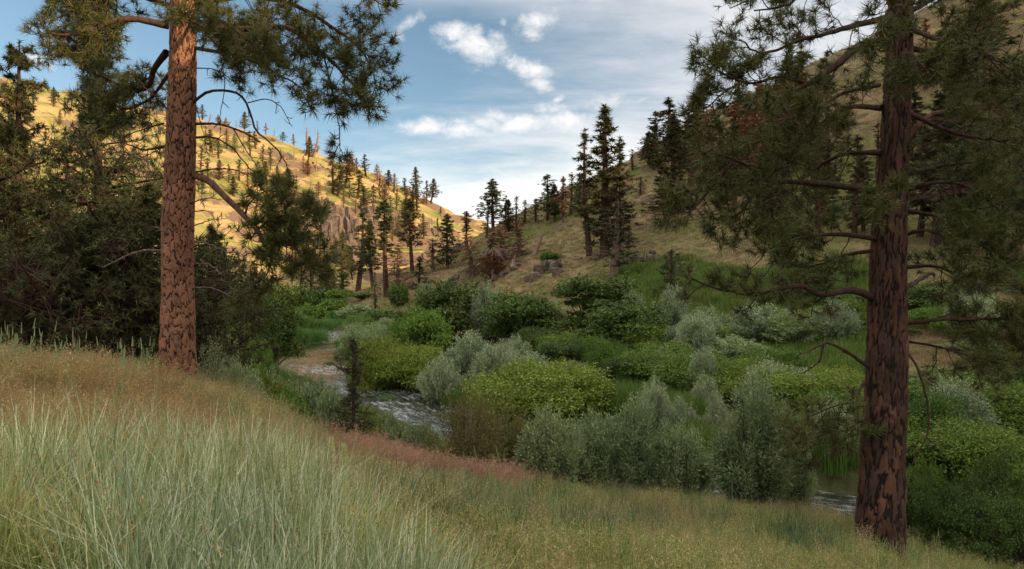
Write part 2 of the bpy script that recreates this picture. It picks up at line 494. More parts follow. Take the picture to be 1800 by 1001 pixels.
def bark_mat(name, fiss, pl0, pl1, grey, patch=.35):
    m, k = newmat(name)
    a = k.node('ShaderNodeAttribute', attribute_name='crack')     # 0 in the fissures, 1 on the plates
    b_ = k.node('ShaderNodeAttribute', attribute_name='plate')
    t = k.node('ShaderNodeTexCoord')
    fl = k.noise(k.mapping(t.outputs['Object'], (1, 1, .5)), 22, 6, 0.7, 0.3)
    big = k.noise(t.outputs['Object'], 1.3, 3, 0.6)
    c = k.mix(b_.outputs['Fac'], pl0, pl1)
    c = k.mix(k.mapr(fl, 0.46, 0.72, 0, .85), c, grey)
    c = k.mix(k.mapr(big, 0.38, 0.62, 0, patch), c, pl0)
    c = k.mix(k.mapr(k.math('ADD', a.outputs['Fac'], k.math('MULTIPLY', k.math('SUBTRACT', fl, .5), .5)), 0.16, 0.58), fiss, c)
    p = k.node('ShaderNodeBsdfPrincipled'); k.put(p.inputs['Base Color'], c); p.inputs['Roughness'].default_value = 0.85
    p.inputs['Specular IOR Level'].default_value = 0.2
    b = k.node('ShaderNodeBump'); b.inputs['Strength'].default_value = 0.6; b.inputs['Distance'].default_value = 0.02
    k.put(b.inputs['Height'], fl); k.l.new(b.outputs[0], p.inputs['Normal'])
    o = k.node('ShaderNodeOutputMaterial'); k.l.new(p.outputs[0], o.inputs[0])
    return m

M = {}
M['bark_l'] = bark_mat('orange_plated_bark', (.045, .021, .014), (.17, .075, .042), (.40, .175, .095), (.34, .23, .17))
M['bark_r'] = bark_mat('dark_furrowed_bark', (.022, .014, .011), (.062, .034, .025), (.21, .092, .055), (.12, .080, .062), .85)
M['limb_l'] = wood_mat('reddish_limb_bark', (.07, .035, .025), (.23, .12, .085), 14)
M['limb'] = wood_mat('dark_limb_bark', (.035, .022, .017), (.11, .062, .045), 14)
M['dead'] = wood_mat('grey_dead_wood', (.10, .07, .055), (.30, .23, .19), 20)
M['trunk_far'] = wood_mat('distant_pine_bark', (.035, .022, .017), (.13, .07, .05), 3)
M['snag'] = wood_mat('bare_grey_wood', (.14, .095, .075), (.32, .23, .19), 3)
M['stem_grey'] = wood_mat('shrub_stem', (.05, .038, .03), (.14, .105, .085), 8)
M['stem_red'] = wood_mat('reddish_stem', (.08, .04, .03), (.20, .11, .085), 8)
M['char'] = wood_mat('charred_wood', (.008, .007, .007), (.04, .032, .028), 5)
M['redwood'] = wood_mat('split_red_wood', (.07, .028, .018), (.20, .075, .045), 9, (3, 3, .3))
M['ndl'] = leaf_mat('pine_needles', ((.044, .058, .018), (.165, .172, .048), (.23, .18, .07)), 0.45, 0.22, 1.1)
M['ndl_dark'] = leaf_mat('dark_pine_needles', ((.036, .052, .022), (.125, .145, .050), (.19, .14, .07)), 0.5, 0.22, .9)
M['juniper'] = leaf_mat('juniper_scales', ((.042, .058, .022), (.140, .155, .052), (.19, .16, .06)), 0.6, 0.2, .9)
M['pine_far'] = leaf_mat('distant_pine_needles', ((.036, .048, .020), (.12, .125, .045)), 0.6, 0.2, .35)
M['hill_green'] = leaf_mat('sunlit_hill_needles', ((.055, .062, .026), (.19, .17, .07)), 0.6, 0.25, .35)  # lighter, warmer copy of the distant needles, sunlight put into the colour
M['hill_pale'] = leaf_mat('sunlit_pale_needles', ((.13, .13, .055), (.28, .25, .10)), 0.6, 0.25, .35)  # pale needles brightened the same way, as if sunlit
M['hill_brown'] = leaf_mat('sunlit_brown_needles', ((.20, .11, .07), (.42, .25, .15)), 0.6, 0.25, .35)  # scorched needles with the sunlight mixed into their brown
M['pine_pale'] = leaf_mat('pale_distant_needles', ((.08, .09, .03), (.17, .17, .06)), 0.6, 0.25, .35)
M['pine_brown'] = leaf_mat('scorched_needles', ((.12, .065, .040), (.28, .15, .085)), 0.7, 0.2, .35)
M['pine_mix'] = leaf_mat('half_scorched_needles', ((.032, .040, .018), (.085, .085, .034)), 0.7, 0.2, .35, dead=(.13, .068, .042), dead_f=0.85)
M['lf_dark'] = leaf_mat('dark_green_leaves', ((0.037, 0.077, 0.016), (0.131, 0.206, 0.04), (0.213, 0.263, 0.075)), 0.45, 0.3, .9)
M['lf_yg'] = leaf_mat('yellow_green_leaves', ((0.086, 0.149, 0.017), (0.276, 0.368, 0.057), (0.437, 0.46, 0.115)), 0.5, 0.32, .8)
M['lf_green'] = leaf_mat('fresh_green_leaves', ((0.056, 0.125, 0.018), (0.213, 0.325, 0.05), (0.338, 0.413, 0.1)), 0.5, 0.32, .9)
M['lf_silver'] = leaf_mat('silver_leaves', ((0.205, 0.259, 0.13), (0.443, 0.518, 0.313), (0.594, 0.648, 0.454)), 0.5, 0.25, .9)
M['lf_willow'] = leaf_mat('grey_green_leaves', ((0.156, 0.216, 0.09), (0.384, 0.456, 0.216), (0.552, 0.6, 0.36)), 0.5, 0.28, 1.0)
M['lf_olive'] = leaf_mat('small_olive_leaves', ((.12, .13, .035), (.30, .30, .09)), 0.6, 0.25, 1.0)
M['lf_sedge'] = leaf_mat('sedge_blades', ((0.056, 0.131, 0.027), (0.15, 0.275, 0.062), (0.25, 0.312, 0.112)), 0.5, 0.3, .8)
M['g_blue'] = leaf_mat('blue_green_blades', ((0.173, 0.227, 0.065), (0.54, 0.594, 0.259), (0.972, 0.972, 0.713)), 0.42, 0.38, .8, 0.45, vr=(.62, 1.35), hi=.5)
M['g_deep'] = leaf_mat('deep_blue_blades', ((.07, .11, .045), (.20, .27, .13), (.36, .42, .24)), 0.45, 0.3, .8, vr=(.62, 1.35))
M['g_green'] = leaf_mat('green_blades', ((.13, .19, .04), (.35, .42, .11), (.56, .56, .24)), 0.5, 0.38, .6, vr=(.62, 1.35), hi=.5)
M['g_bright'] = leaf_mat('bright_green_blades', ((.065, .12, .022), (.17, .25, .045), (.26, .29, .08)), 0.5, 0.3, .6, vr=(.62, 1.35))
M['g_tan'] = leaf_mat('dry_tan_stalks', ((.34, .25, .10), (.60, .47, .23), (.74, .64, .40)), 0.6, 0.38, .6, vr=(.62, 1.35), hi=.5)
M['g_rust'] = leaf_mat('rusty_seed_heads', ((.36, .23, .10), (.58, .42, .21)), 0.6, 0.38, .6, vr=(.62, 1.35))
M['g_pink'] = leaf_mat('pink_red_grass_heads', ((.38, .21, .14), (.60, .40, .29)), 0.6, 0.38, .6, vr=(.62, 1.35))
M['g_hill'] = leaf_mat('hillside_grass', ((.17, .15, .06), (.33, .28, .13), (.42, .33, .18)), 0.6, 0.25, .1, vr=(.62, 1.35))
M['g_hillrust'] = leaf_mat('hillside_dry_grass', ((.24, .15, .09), (.40, .26, .17)), 0.6, 0.25, .1, vr=(.62, 1.35))
M['g_teal'] = leaf_mat('bluish_blades', ((.14, .20, .08), (.40, .48, .27), (.84, .88, .68)), 0.42, 0.38, .8, 0.45, vr=(.62, 1.35), hi=.5)
M['g_straw'] = leaf_mat('straw_blades', ((.42, .34, .18), (.68, .58, .36)), 0.5, 0.35, .8, vr=(.7, 1.3))
M['spike'] = leaf_mat('pale_green_seed_spikes', ((.22, .30, .12), (.36, .42, .20)), 0.5, 0.2, .8)
M['flower'] = leaf_mat('pale_yellow_blossom', ((.52, .52, .24), (.7, .68, .38)), 0.5, 0.3, 4)
# ------------------------------------------------------------------ the ground sheet
def build_terrain():
    def axis(pts):
        out = []
        for (a, b, st) in pts:
            out += list(np.arange(a, b, st))
        return np.array(out+[pts[-1][1]])
    xs = np.concatenate([-axis([(16, 40, .45), (40, 110, 1.1), (110, 280, 3), (280, 900, 25)])[::-1], axis([(-15.8, 15.9, .22)]), axis([(16, 40, .45), (40, 110, 1.1), (110, 280, 3), (280, 900, 25)])])
    xs = np.unique(np.round(xs, 3))
    ys = axis([(-300, -30, 15), (-30, 0, 1.5), (0, 26, .22), (26, 70, .5), (70, 140, 1.0), (140, 260, 1.8), (260, 560, 2.4), (560, 1500, 30)])
    X, Y = np.meshgrid(xs, ys)
    Z = ground(X.ravel(), Y.ravel()).reshape(X.shape)
    nx, ny = len(xs), len(ys)
    i = np.arange(ny-1)[:, None]*nx+np.arange(nx-1)[None]
    q = np.stack([i, i+1, i+nx+1, i+nx], -1).reshape(-1, 4)
    mb = MB(); mb.add(np.stack([X, Y, Z], -1), q)
    xf, yf, zf = X.ravel(), Y.ravel(), Z.ravel()
    # cover masks in world space: far = the dry golden hill, wet = river banks, soil
    far = sstep(210, 300, yf+0.4*np.maximum(0, -xf-40)+0.0*xf)*sstep(-6.5, 2, zf)
    wet = sstep(9, 1, river_dist(xf, yf))
    mb.at = {'far': far, 'wet': wet}
    print('terrain', len(q))
    m, k = newmat('ground_cover')
    t = k.node('ShaderNodeNewGeometry'); pos = t.outputs['Position']
    af = k.node('ShaderNodeAttribute', attribute_name='far').outputs['Fac']
    aw = k.node('ShaderNodeAttribute', attribute_name='wet').outputs['Fac']
    # hill grass: streaks running along the slope
    st = k.mapping(pos, (1, .35, 1.6), (0, 0.2, 0.5))
    n1 = k.noise(st, .09, 6, 0.62, 0.4); n2 = k.noise(pos, .5, 6, 0.65); n3 = k.noise(pos, 3.2, 6, 0.7); n4 = k.noise(pos, .035, 4, .6)
    gr = k.mix(k.mapr(n1, .40, .60), (.13, .135, .05), (.24, .185, .095))
    gr = k.mix(k.mapr(n2, .50, .70), gr, (.25, .155, .10))
    gr = k.mix(k.mapr(n4, .52, .62), gr, (.10, .14, .03))
    gr = k.mix(k.mapr(n3, .55, .8, 0, .6), gr, (.07, .06, .032))
    fa = k.mix(k.mapr(n1, .42, .60), (.43, .29, .13), (.20, .205, .05))
    fa = k.mix(k.mapr(n2, .52, .66), fa, (.40, .25, .13))
    fa = k.mix(k.mapr(n4, .50, .60, 0, .8), fa, (.17, .19, .045))
    fa = k.mix(k.mapr(k.noise(k.mapping(pos, (.16, .05, .5), (0, .1, -.25)), 1.0, 5, .65, .5), .55, .66, 0, .75), fa, (.13, .12, .045))
    fa = k.mix(k.mapr(n3, .55, .75, 0, .45), fa, (.16, .14, .05))
    c = k.mix(af, gr, fa)
    soil = k.mix(k.mapr(n3, .4, .6), (.045, .040, .018), (.11, .085, .045))
    px = k.xyz(pos)
    near = k.mapr(px[1], 22, 15)
    c = k.mix(near, c, soil)
    c = k.mix(k.math('MULTIPLY', aw, .9), c, k.mix(n3, (.02, .028, .01), (.07, .085, .03)))
    # bare rock where the ground is steep
    nzv = k.xyz(t.outputs['Normal'])[2]
    steep = k.mapr(k.math('ADD', nzv, k.math('MULTIPLY', k.math('SUBTRACT', n2, .5), .25)), .80, .70)
    rock = k.mix(k.mapr(n3, .35, .65), (.075, .052, .038), (.24, .165, .11))
    c = k.mix(k.math('MULTIPLY', steep, k.mapr(px[1], 60, 120)), c, rock)
    p = k.node('ShaderNodeBsdfPrincipled'); k.put(p.inputs['Base Color'], c); p.inputs['Roughness'].default_value = 0.95
    p.inputs['Specular IOR Level'].default_value = 0.1
    b = k.node('ShaderNodeBump'); b.inputs['Strength'].default_value = 0.8; b.inputs['Distance'].default_value = 0.5
    hh = k.math('MULTIPLY_ADD', n3, .35, k.math('MULTIPLY', n2, .65))
    k.put(b.inputs['Height'], hh); k.l.new(b.outputs[0], p.inputs['Normal'])
    o = k.node('ShaderNodeOutputMaterial'); k.l.new(p.outputs[0], o.inputs[0])
    tag(link('ground', mb.mesh('ground', m, True)), 'grassy canyon ground rising to a sunlit hill left and a shaded hill right', kind='structure')

def build_river():
    # finely meshed strip following the stream, with real ripples
    L = np.concatenate([[0], np.cumsum(np.hypot(np.diff(RX), np.diff(RY)))])
    sel = [i for i in range(len(RX)) if RY[i] > -30 or i > 6]
    l0 = 100; l1 = L[-1]
    ss = np.concatenate([np.arange(l0, 330, .28), np.arange(330, l1, 1.5)])
    cx = np.interp(ss, L, RX); cy = np.interp(ss, L, RY)
    tx = np.gradient(cx); ty = np.gradient(cy); ll = np.hypot(tx, ty); tx /= ll; ty /= ll
    w_ = np.linspace(-5.2, 5.2, 45)
    X = cx[:, None]-ty[:, None]*w_; Y = cy[:, None]+tx[:, None]*w_
    s2 = ss[:, None]+0*w_; wv = 0*ss[:, None]+w_
    calm = sstep(57, 62, Y)*sstep(84, 79, Y)*sstep(-20, -23, X)     # the still pool
    Z = WATER + (1-.85*calm)*(1-.50*sstep(44, 52, Y))*(0.05*fbm(s2/1.3, wv/.55, 5, 3) + 0.035*fbm(s2/.5, wv/.35, 9, 2))
    nx = len(w_)
    i = np.arange(len(ss)-1)[:, None]*nx+np.arange(nx-1)[None]
    q = np.stack([i, i+1, i+nx+1, i+nx], -1).reshape(-1, 4)
    mb = MB(); mb.add(np.stack([X, Y, Z], -1), q)
    mb.at = {'along': s2.ravel(), 'across': wv.ravel(), 'calm': calm.ravel()}
    m, k = newmat('river_water')
    a = k.node('ShaderNodeAttribute', attribute_name='along').outputs['Fac']
    b = k.node('ShaderNodeAttribute', attribute_name='across').outputs['Fac']
    cm = k.node('ShaderNodeAttribute', attribute_name='calm').outputs['Fac']
    v = k.comb(k.math('MULTIPLY', a, .55), k.math('MULTIPLY', b, 1.9), 0.0)
    n = k.noise(v, 1.6, 6, .65, .5); nf = k.noise(v, 5.0, 5, .7, .3); nb = k.noise(k.comb(a, b, 3.0), .16, 3, .6)
    foam = k.mapr(k.math('ADD', k.math('MULTIPLY', n, .6), k.math('MULTIPLY_ADD', nf, .4, k.math('MULTIPLY', nb, .35))), .65, .92)
    foam = k.math('MULTIPLY', foam, k.math('SUBTRACT', 1.0, cm))
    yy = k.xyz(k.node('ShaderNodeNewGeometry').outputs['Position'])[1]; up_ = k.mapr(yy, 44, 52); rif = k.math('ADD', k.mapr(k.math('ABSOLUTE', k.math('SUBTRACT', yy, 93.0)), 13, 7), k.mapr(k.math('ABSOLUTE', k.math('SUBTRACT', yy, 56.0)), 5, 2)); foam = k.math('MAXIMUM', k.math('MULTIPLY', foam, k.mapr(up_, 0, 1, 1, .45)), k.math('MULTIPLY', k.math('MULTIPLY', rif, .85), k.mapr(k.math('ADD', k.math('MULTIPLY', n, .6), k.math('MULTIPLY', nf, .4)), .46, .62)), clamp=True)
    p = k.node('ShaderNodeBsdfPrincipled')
    k.put(p.inputs['Base Color'], k.mix(foam, k.mix(k.math('MULTIPLY', up_, k.math('SUBTRACT', 1.0, cm)), (.018, .020, .012), (.055, .030, .010)), (.50, .54, .56)))  # brown bed tint upstream, also deepening the gold reflection by colour
    k.put(p.inputs['Roughness'], k.math('MULTIPLY_ADD', foam, .45, .06)); p.inputs['IOR'].default_value = 1.33
    p.inputs['Specular IOR Level'].default_value = 0.9
    bp = k.node('ShaderNodeBump'); bp.inputs['Distance'].default_value = .06
    k.put(bp.inputs['Strength'], k.math('SUBTRACT', .75, k.math('MAXIMUM', k.math('MULTIPLY', cm, .68), k.math('MULTIPLY', up_, .38))))
    k.put(bp.inputs['Height'], k.math('ADD', n, k.math('MULTIPLY', nf, .5))); k.l.new(bp.outputs[0], p.inputs['Normal'])
    o = k.node('ShaderNodeOutputMaterial'); k.l.new(p.outputs[0], o.inputs[0])
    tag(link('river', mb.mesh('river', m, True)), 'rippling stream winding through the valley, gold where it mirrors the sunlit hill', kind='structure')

build_terrain()
build_river()

# ------------------------------------------------------------------ distant and middle pines (shared meshes)
def pine_meshes(seed, H=20, R=3.0, base=.2, nb=120, shape='cone', tl=.52, tw=.06, tn=13, k=13, droop=.15, bare=0.0, stubs=0, tops=1, gap=0.0, trunk_r=None):
    global rng
    keep, rng = rng, np.random.default_rng(seed)
    tr, cr = MB(), MB()
    tp0 = trunk_r or H*.012+.06
    leads = [np.array([0, 0, 0.0])]
    bend = rng.normal(0, .012*H, 2)
    zz = np.linspace(-.04*H, H, 14)
    def axis(z): return np.stack([bend[0]*np.sin(z/H*2.2), bend[1]*np.sin(z/H*1.7+.2), z], -1)
    tube(tr, axis(zz), tp0*(1-np.clip(zz/H, 0, 1))**.8+.02, 7, .06)
    def prof(t):
        if shape == 'cone': return (1-t)**.75*(.35+.65*min(1, t/.12)) + .04
        if shape == 'round': return math.sqrt(max(0, 1-(2*t-.85)**2*.72))*.9*(1-t**4)+.05
        if shape == 'narrow': return (.55+.45*math.sin(t*3.1))*(1-t**2.2)+.03
        return (1-t)**.6*(.6+.4*math.sin(t*9+seed))+.05          # ragged
    A, B, RA, RB, TP, TD = [], [], [], [], [], []
    az = rng.random()*6
    for i in range(nb):
        t = (i+rng.random())/nb
        h = H*(base+(1-base)*(t+rng.normal(0, .012)))*.985
        az += 2.4+rng.normal(0, .35)
        if gap and math.sin(t*23+az*1.0+seed) > 1-gap*1.6: continue
        L = R*prof(min(max(t, 0), 1))*rng.uniform(.45, 1.2)
        if rng.random() < .12: L *= .5
        o = axis(h)
        up = .65*t-.02+rng.normal(0, .22)
        dr = np.array([math.cos(az), math.sin(az), 0])
        n = 4
        s = np.linspace(0, 1, n+1)[:, None]
        side = np.array([-dr[1], dr[0], 0])*rng.normal(0, .12)
        pts = o+dr*L*s+side*L*s**2+np.array([0, 0, 1.])*(up*L*s-droop*L*s**2*1.6+droop*L*.9*s**4)
        r0 = .012+.018*L
        A.append(pts[:-1]); B.append(pts[1:]); q = r0*(1-np.linspace(0, 1, n+1)*.8); RA.append(q[:-1]); RB.append(q[1:])
        isbare = rng.random() < bare or (stubs and t < stubs)
        if isbare:
            for _ in range(5):
                f = rng.uniform(.3, 1); j = min(int(f*n), n-1); pp = pts[j]+(pts[j+1]-pts[j])*(f*n-j)
                e = pp+unit(dr*.7+rng.normal(0, .6, 3))*L*rng.uniform(.12, .3)
                A.append(pp[None]); B.append(e[None]); RA.append([.012]); RB.append([.006])
            continue
        kk = max(3, int(k*(.4+.6*L/R)))
        f = rng.uniform(.22, 1, kk)**.8; j = np.minimum((f*n).astype(int), n-1)
        pp = pts[j]+(pts[j+1]-pts[j])*((f*n-j)[:, None])
        off = rng.normal(0, 1, (kk, 3))*np.array([1, 1, 1.05])*L*.21*(1.15-f[:, None]*.6)
        off[:, 2] += .02*L
        e = pp+off
        A.append(pp); B.append(e); RA.append(np.full(kk, .014)); RB.append(np.full(kk, .006))
        TP.append(e); TD.append(unit(off+dr*.35*L*.2+np.array([0, 0, .06*L])))
    prisms(tr, np.concatenate(A), np.concatenate(B), np.concatenate(RA), np.concatenate(RB), 3)
    if TP:
        tufts(cr, np.concatenate(TP), np.concatenate(TD), tl, tw, tn, 1.0, .1)
        top = axis(np.array([H*.97, H, H*1.01])); tufts(cr, top, np.tile([0, 0, 1.], (3, 1)), tl, tw, tn)
    rng = keep
    return tr.mesh('pine_trunk', M['trunk_far']), (cr.mesh('pine_crown', M['pine_far']) if TP else None)

PV = {
 'cone': [pine_meshes(1), pine_meshes(2, nb=110, R=3.3, base=.12), pine_meshes(3, nb=80, R=2.7, base=.25)],
 'ragged': [pine_meshes(4, shape='ragged', nb=75, gap=.2, R=3.2, base=.18), pine_meshes(5, shape='ragged', nb=66, gap=.25, R=2.9, base=.15, bare=.15), pine_meshes(6, shape='ragged', nb=85, R=3.4, base=.22, gap=.12)],
 'narrow': [pine_meshes(7, shape='narrow', R=1.8, base=.1, nb=100, k=7), pine_meshes(8, shape='narrow', R=1.6, base=.22, nb=80, k=7, gap=.15)],
 'round': [pine_meshes(9, shape='round', R=4.6, base=.12, nb=85, H=16), pine_meshes(10, shape='round', R=4.2, base=.18, nb=70, H=16, gap=.15)],
 'thin': [pine_meshes(11, shape='cone', R=2.8, base=.1, nb=90, tn=9, k=10, bare=.3), pine_meshes(12, shape='ragged', R=2.8, base=.12, nb=85, tn=9, k=9, bare=.35)],
 'snag': [pine_meshes(13, shape='cone', R=2.0, base=.25, nb=60, bare=1.0), pine_meshes(14, shape='ragged', R=2.4, base=.3, nb=45, bare=1.0)],
 'young': [pine_meshes(15, shape='cone', R=2.0, H=6, base=.06, nb=60, tl=.3, tw=.03, tn=12, k=8), pine_meshes(16, shape='ragged', R=1.7, H=6, base=.1, nb=40, tl=.3, tw=.03, tn=10, k=6)],
 'lowbare': [pine_meshes(17, shape='cone', R=3.4, base=.06, nb=110, stubs=.36), pine_meshes(18, shape='ragged', R=3.2, base=.05, nb=100, stubs=.42, gap=.1)],
}
for kk_, vv_ in PV.items():
    for (a_, b_) in vv_:
        if kk_ == 'snag': a_.materials[0] = M['snag']
PH = {'round': 16, 'young': 6}
_cnt = {}
def pine(kind, pos, height, label, group, mat=None, width=None, name=None, lean=0.0, trunk=None):
    vs = PV[kind]; c = _cnt.get(kind, 0); _cnt[kind] = c+1
    tm, cm = vs[c % len(vs)]
    s = height/PH.get(kind, 20)
    sx = s if width is None else width/(2*{'cone': 3.0, 'ragged': 3.0, 'narrow': 1.8, 'round': 4.4, 'thin': 2.7, 'snag': 2.1, 'young': 1.9, 'lowbare': 3.3}[kind])
    nm = name or ('dead_pine' if kind == 'snag' else 'pine_tree')
    sx *= 1.35
    e = empty(nm, tuple(pos), label, 'dead tree' if kind == 'snag' else 'pine tree', group, rng.uniform(0, 6.28), (sx, sx, s))
    e.rotation_euler[0] = lean+rng.normal(0, .02)
    t = link('trunk', tm, e)
    if trunk: t.material_slots[0].link = 'OBJECT'; t.material_slots[0].material = M[trunk]
    if cm is not None:
        cr = link('crown', cm, e)
        if mat: cr.material_slots[0].link = 'OBJECT'; cr.material_slots[0].material = M[mat]
    return e

# ------------------------------------------------------------------ shrubs
def shrub_shoots(seed, Wd, H, n=160, lpl=45, leaf=(.10, .035), lean=.55, start=.25, up=1.0, stemr=.012, droop=.15, mat='lf_silver', smat='stem_grey', spread=.16, jit=.05):
    """many shoots fanning out from the base, leaves along the outer part"""
    global rng
    keep, rng = rng, np.random.default_rng(seed)
    st, lf = MB(), MB()
    az = rng.random(n)*2*math.pi; rr = np.sqrt(rng.random(n))
    rl = .72+.28*np.interp(az % (2*math.pi), np.linspace(0, 2*math.pi, 9), np.append(rng.uniform(0, 1, 8), .5))
    root = np.stack([np.cos(az), np.sin(az), 0*az], -1)*rr[:, None]*Wd*spread
    endr = rr*Wd*.5*rl
    zt = H*np.sqrt(np.clip(1-(rr*.92)**2, .05, 1))*rng.uniform(.72, 1.05, n)
    tip = np.stack([np.cos(az)*endr, np.sin(az)*endr, zt], -1)
    mid = root*.5+tip*.5; mid[:, 2] = zt*.62; mid[:, :2] = root[:, :2]*.55+tip[:, :2]*.45
    def bez(t): return root[:, None]*(1-t)**2+2*mid[:, None]*t*(1-t)+tip[:, None]*t*t
    t = np.linspace(0, 1, 6)[None, :, None]
    p = bez(t)+rng.normal(0, .012*H, (n, 6, 3))*t
    r = stemr*(1-.75*np.linspace(0, 1, 6))
    prisms(st, p[:, :-1].reshape(-1, 3), p[:, 1:].reshape(-1, 3), np.tile(r[:-1], n), np.tile(r[1:], n), 3)
    tl = start+(1-start)*rng.random((n, lpl, 1))**.75
    a, b, c = root[:, None], mid[:, None], tip[:, None]
    q = a*(1-tl)**2+2*b*tl*(1-tl)+c*tl*tl
    tan = unit(2*(b-a)*(1-tl)+2*(c-b)*tl)
    side = rand_unit(n, lpl)
    q = q+side*(jit*H*rng.random((n, lpl, 1)))
    q[..., 2] = np.maximum(q[..., 2], .04)
    ax = unit(tan*.75*up+side*.75+np.array([0, 0, -.1*droop]))
    m = n*lpl
    leaves(lf, q.reshape(m, 3), ax.reshape(m, 3), unit(rand_unit(m)+np.array([0, 0, .8])), leaf[0]*rng.uniform(.6, 1.25, m), leaf[1]*rng.uniform(.7, 1.2, m))
    rng = keep
    return st.mesh('stems', M[smat]), lf.mesh('foliage', M[mat])

def shrub_mound(seed, Wd, H, nl=9000, leaf=(.12, .075), lobes=26, mat='lf_yg', lobe=.24, flat=.85, smat='stem_grey', inner=.25):
    """a leafy mass: many small lobes, each a shell of leaves, on a few stems"""
    global rng
    keep, rng = rng, np.random.default_rng(seed)
    st, lf = MB(), MB()
    az = rng.random(lobes)*6.283; rr = np.sqrt(rng.random(lobes))*.82
    cz = H*(np.sqrt(1-rr**2)*flat*rng.uniform(.45, .95, lobes)+.06)
    cz[:lobes//3] *= rng.uniform(.3, .7, lobes//3)
    C = np.stack([np.cos(az)*rr*Wd*.5, np.sin(az)*rr*Wd*.5, cz], -1)
    Rr = lobe*rng.uniform(.45, 1.3, lobes)*min(Wd*.5, H)
    k = rng.choice(lobes, nl, p=Rr**2/np.sum(Rr**2))
    d = rand_unit(nl); d[:, 2] = np.where(d[:, 2] < -.35, -d[:, 2], d[:, 2])
    shell = np.where(rng.random(nl) < inner, rng.uniform(.3, .9, nl), rng.normal(.97, .17, nl))
    # fold the shells into little sprays
    q = C[k]+d*(Rr[k]*shell)[:, None]*np.array([1.15, 1.15, .85])
    q += .10*Rr[k][:, None]*np.sin(q*9/np.maximum(Rr[k], .2)[:, None])
    q[:, 2] = np.maximum(q[:, 2], .03)
    ax = unit(d*.6+rand_unit(nl)*.8+np.array([0, 0, .1]))
    leaves(lf, q, ax, unit(d*.8+rand_unit(nl)*.7+np.array([0, 0, .35])), leaf[0]*rng.uniform(.6, 1.25, nl), leaf[1]*rng.uniform(.7, 1.2, nl))
    root = np.stack([np.cos(az), np.sin(az), 0*az], -1)*(.10*Wd*rng.random(lobes))[:, None]
    mid = root*.6+C*.4; mid[:, 2] = C[:, 2]*.55
    r = .018+.006*H
    prisms(st, root, mid, r, r*.7, 4); prisms(st, mid, C, r*.7, r*.3, 4)
    e = C+rand_unit(lobes)*Rr[:, None]*.8; prisms(st, C, e, r*.3, r*.12, 3)
    # ragged shoots breaking the outline
    ns = lobes*7; kk_ = rng.integers(0, lobes, ns); dd = rand_unit(ns); dd[:, 2] = np.abs(dd[:, 2])*.9+.15; dd = unit(dd)
    a0 = C[kk_]+dd*(Rr[kk_]*.8)[:, None]; ll_ = (Rr[kk_]*rng.uniform(.5, 1.25, ns))
    a1 = a0+dd*ll_[:, None]*.8+np.array([0, 0, .35])*ll_[:, None]
    prisms(st, a0, a1, .008, .003, 3)
    lp = 16; f_ = rng.random((ns, lp, 1)); q = (a0[:, None]*(1-f_)+a1[:, None]*f_+rng.normal(0, .05, (ns, lp, 3))*min(1, H/2)).reshape(-1, 3)
    dx_ = np.repeat(dd, lp, 0)
    q[:, 2] = np.maximum(q[:, 2], .03)
    leaves(lf, q, unit(dx_*.6+rand_unit(ns*lp)*.9), unit(rand_unit(ns*lp)+np.array([0, 0, .5])), leaf[0]*rng.uniform(.6, 1.2, ns*lp), leaf[1]*rng.uniform(.7, 1.2, ns*lp))
    rng = keep
    return st.mesh('stems', M[smat]), lf.mesh('foliage', M[mat])

def sedge_mound(seed, Wd, H, n=2600, mat='lf_sedge'):
    global rng
    keep, rng = rng, np.random.default_rng(seed)
    mb = MB(); k = 9
    c = rng.uniform(-.42, .42, (k, 2))*np.array([Wd, Wd]); i = rng.integers(0, k, n)
    root = np.zeros((n, 3)); root[:, :2] = c[i]+rng.normal(0, .10*Wd, (n, 2))
    az = rng.random(n)*6.283; L = H*rng.uniform(.7, 1.15, n)
    out = np.stack([np.cos(az), np.sin(az), 0*az], -1)*L[:, None]
    blades(mb, root, out*rng.uniform(.15, .5, (n, 1)), L, .035)
    rng = keep
    return mb.mesh('sedge_blades', M[mat])

def blades(mb, root, lean, L, wd, seg=3, curl=.25, taper=1.0):
    n = len(root); L = np.broadcast_to(L, (n,)); wd = np.broadcast_to(wd, (n,))
    s = np.linspace(0, 1, seg+1)
    up = np.array([0, 0, 1.])
    p = root[:, None]+lean[:, None]*(s**1.8)[None, :, None]+up*(L[:, None]*(s-curl*s**3*np.minimum(1, np.linalg.norm(lean, axis=1)/L)[:, None]))[..., None]
    sd = unit(np.cross(rand_unit(n), up))[:, None]*((1-s*.97)**.6*taper)[None, :, None]*wd[:, None, None]*.5
    v = np.stack([p-sd, p+sd], 2).reshape(n, -1, 3)
    i = np.arange(seg)*2
    q = np.stack([i, i+1, i+3, i+2], 1)
    mb.add(v, q[None]+(np.arange(n)*(seg+1)*2)[:, None, None])

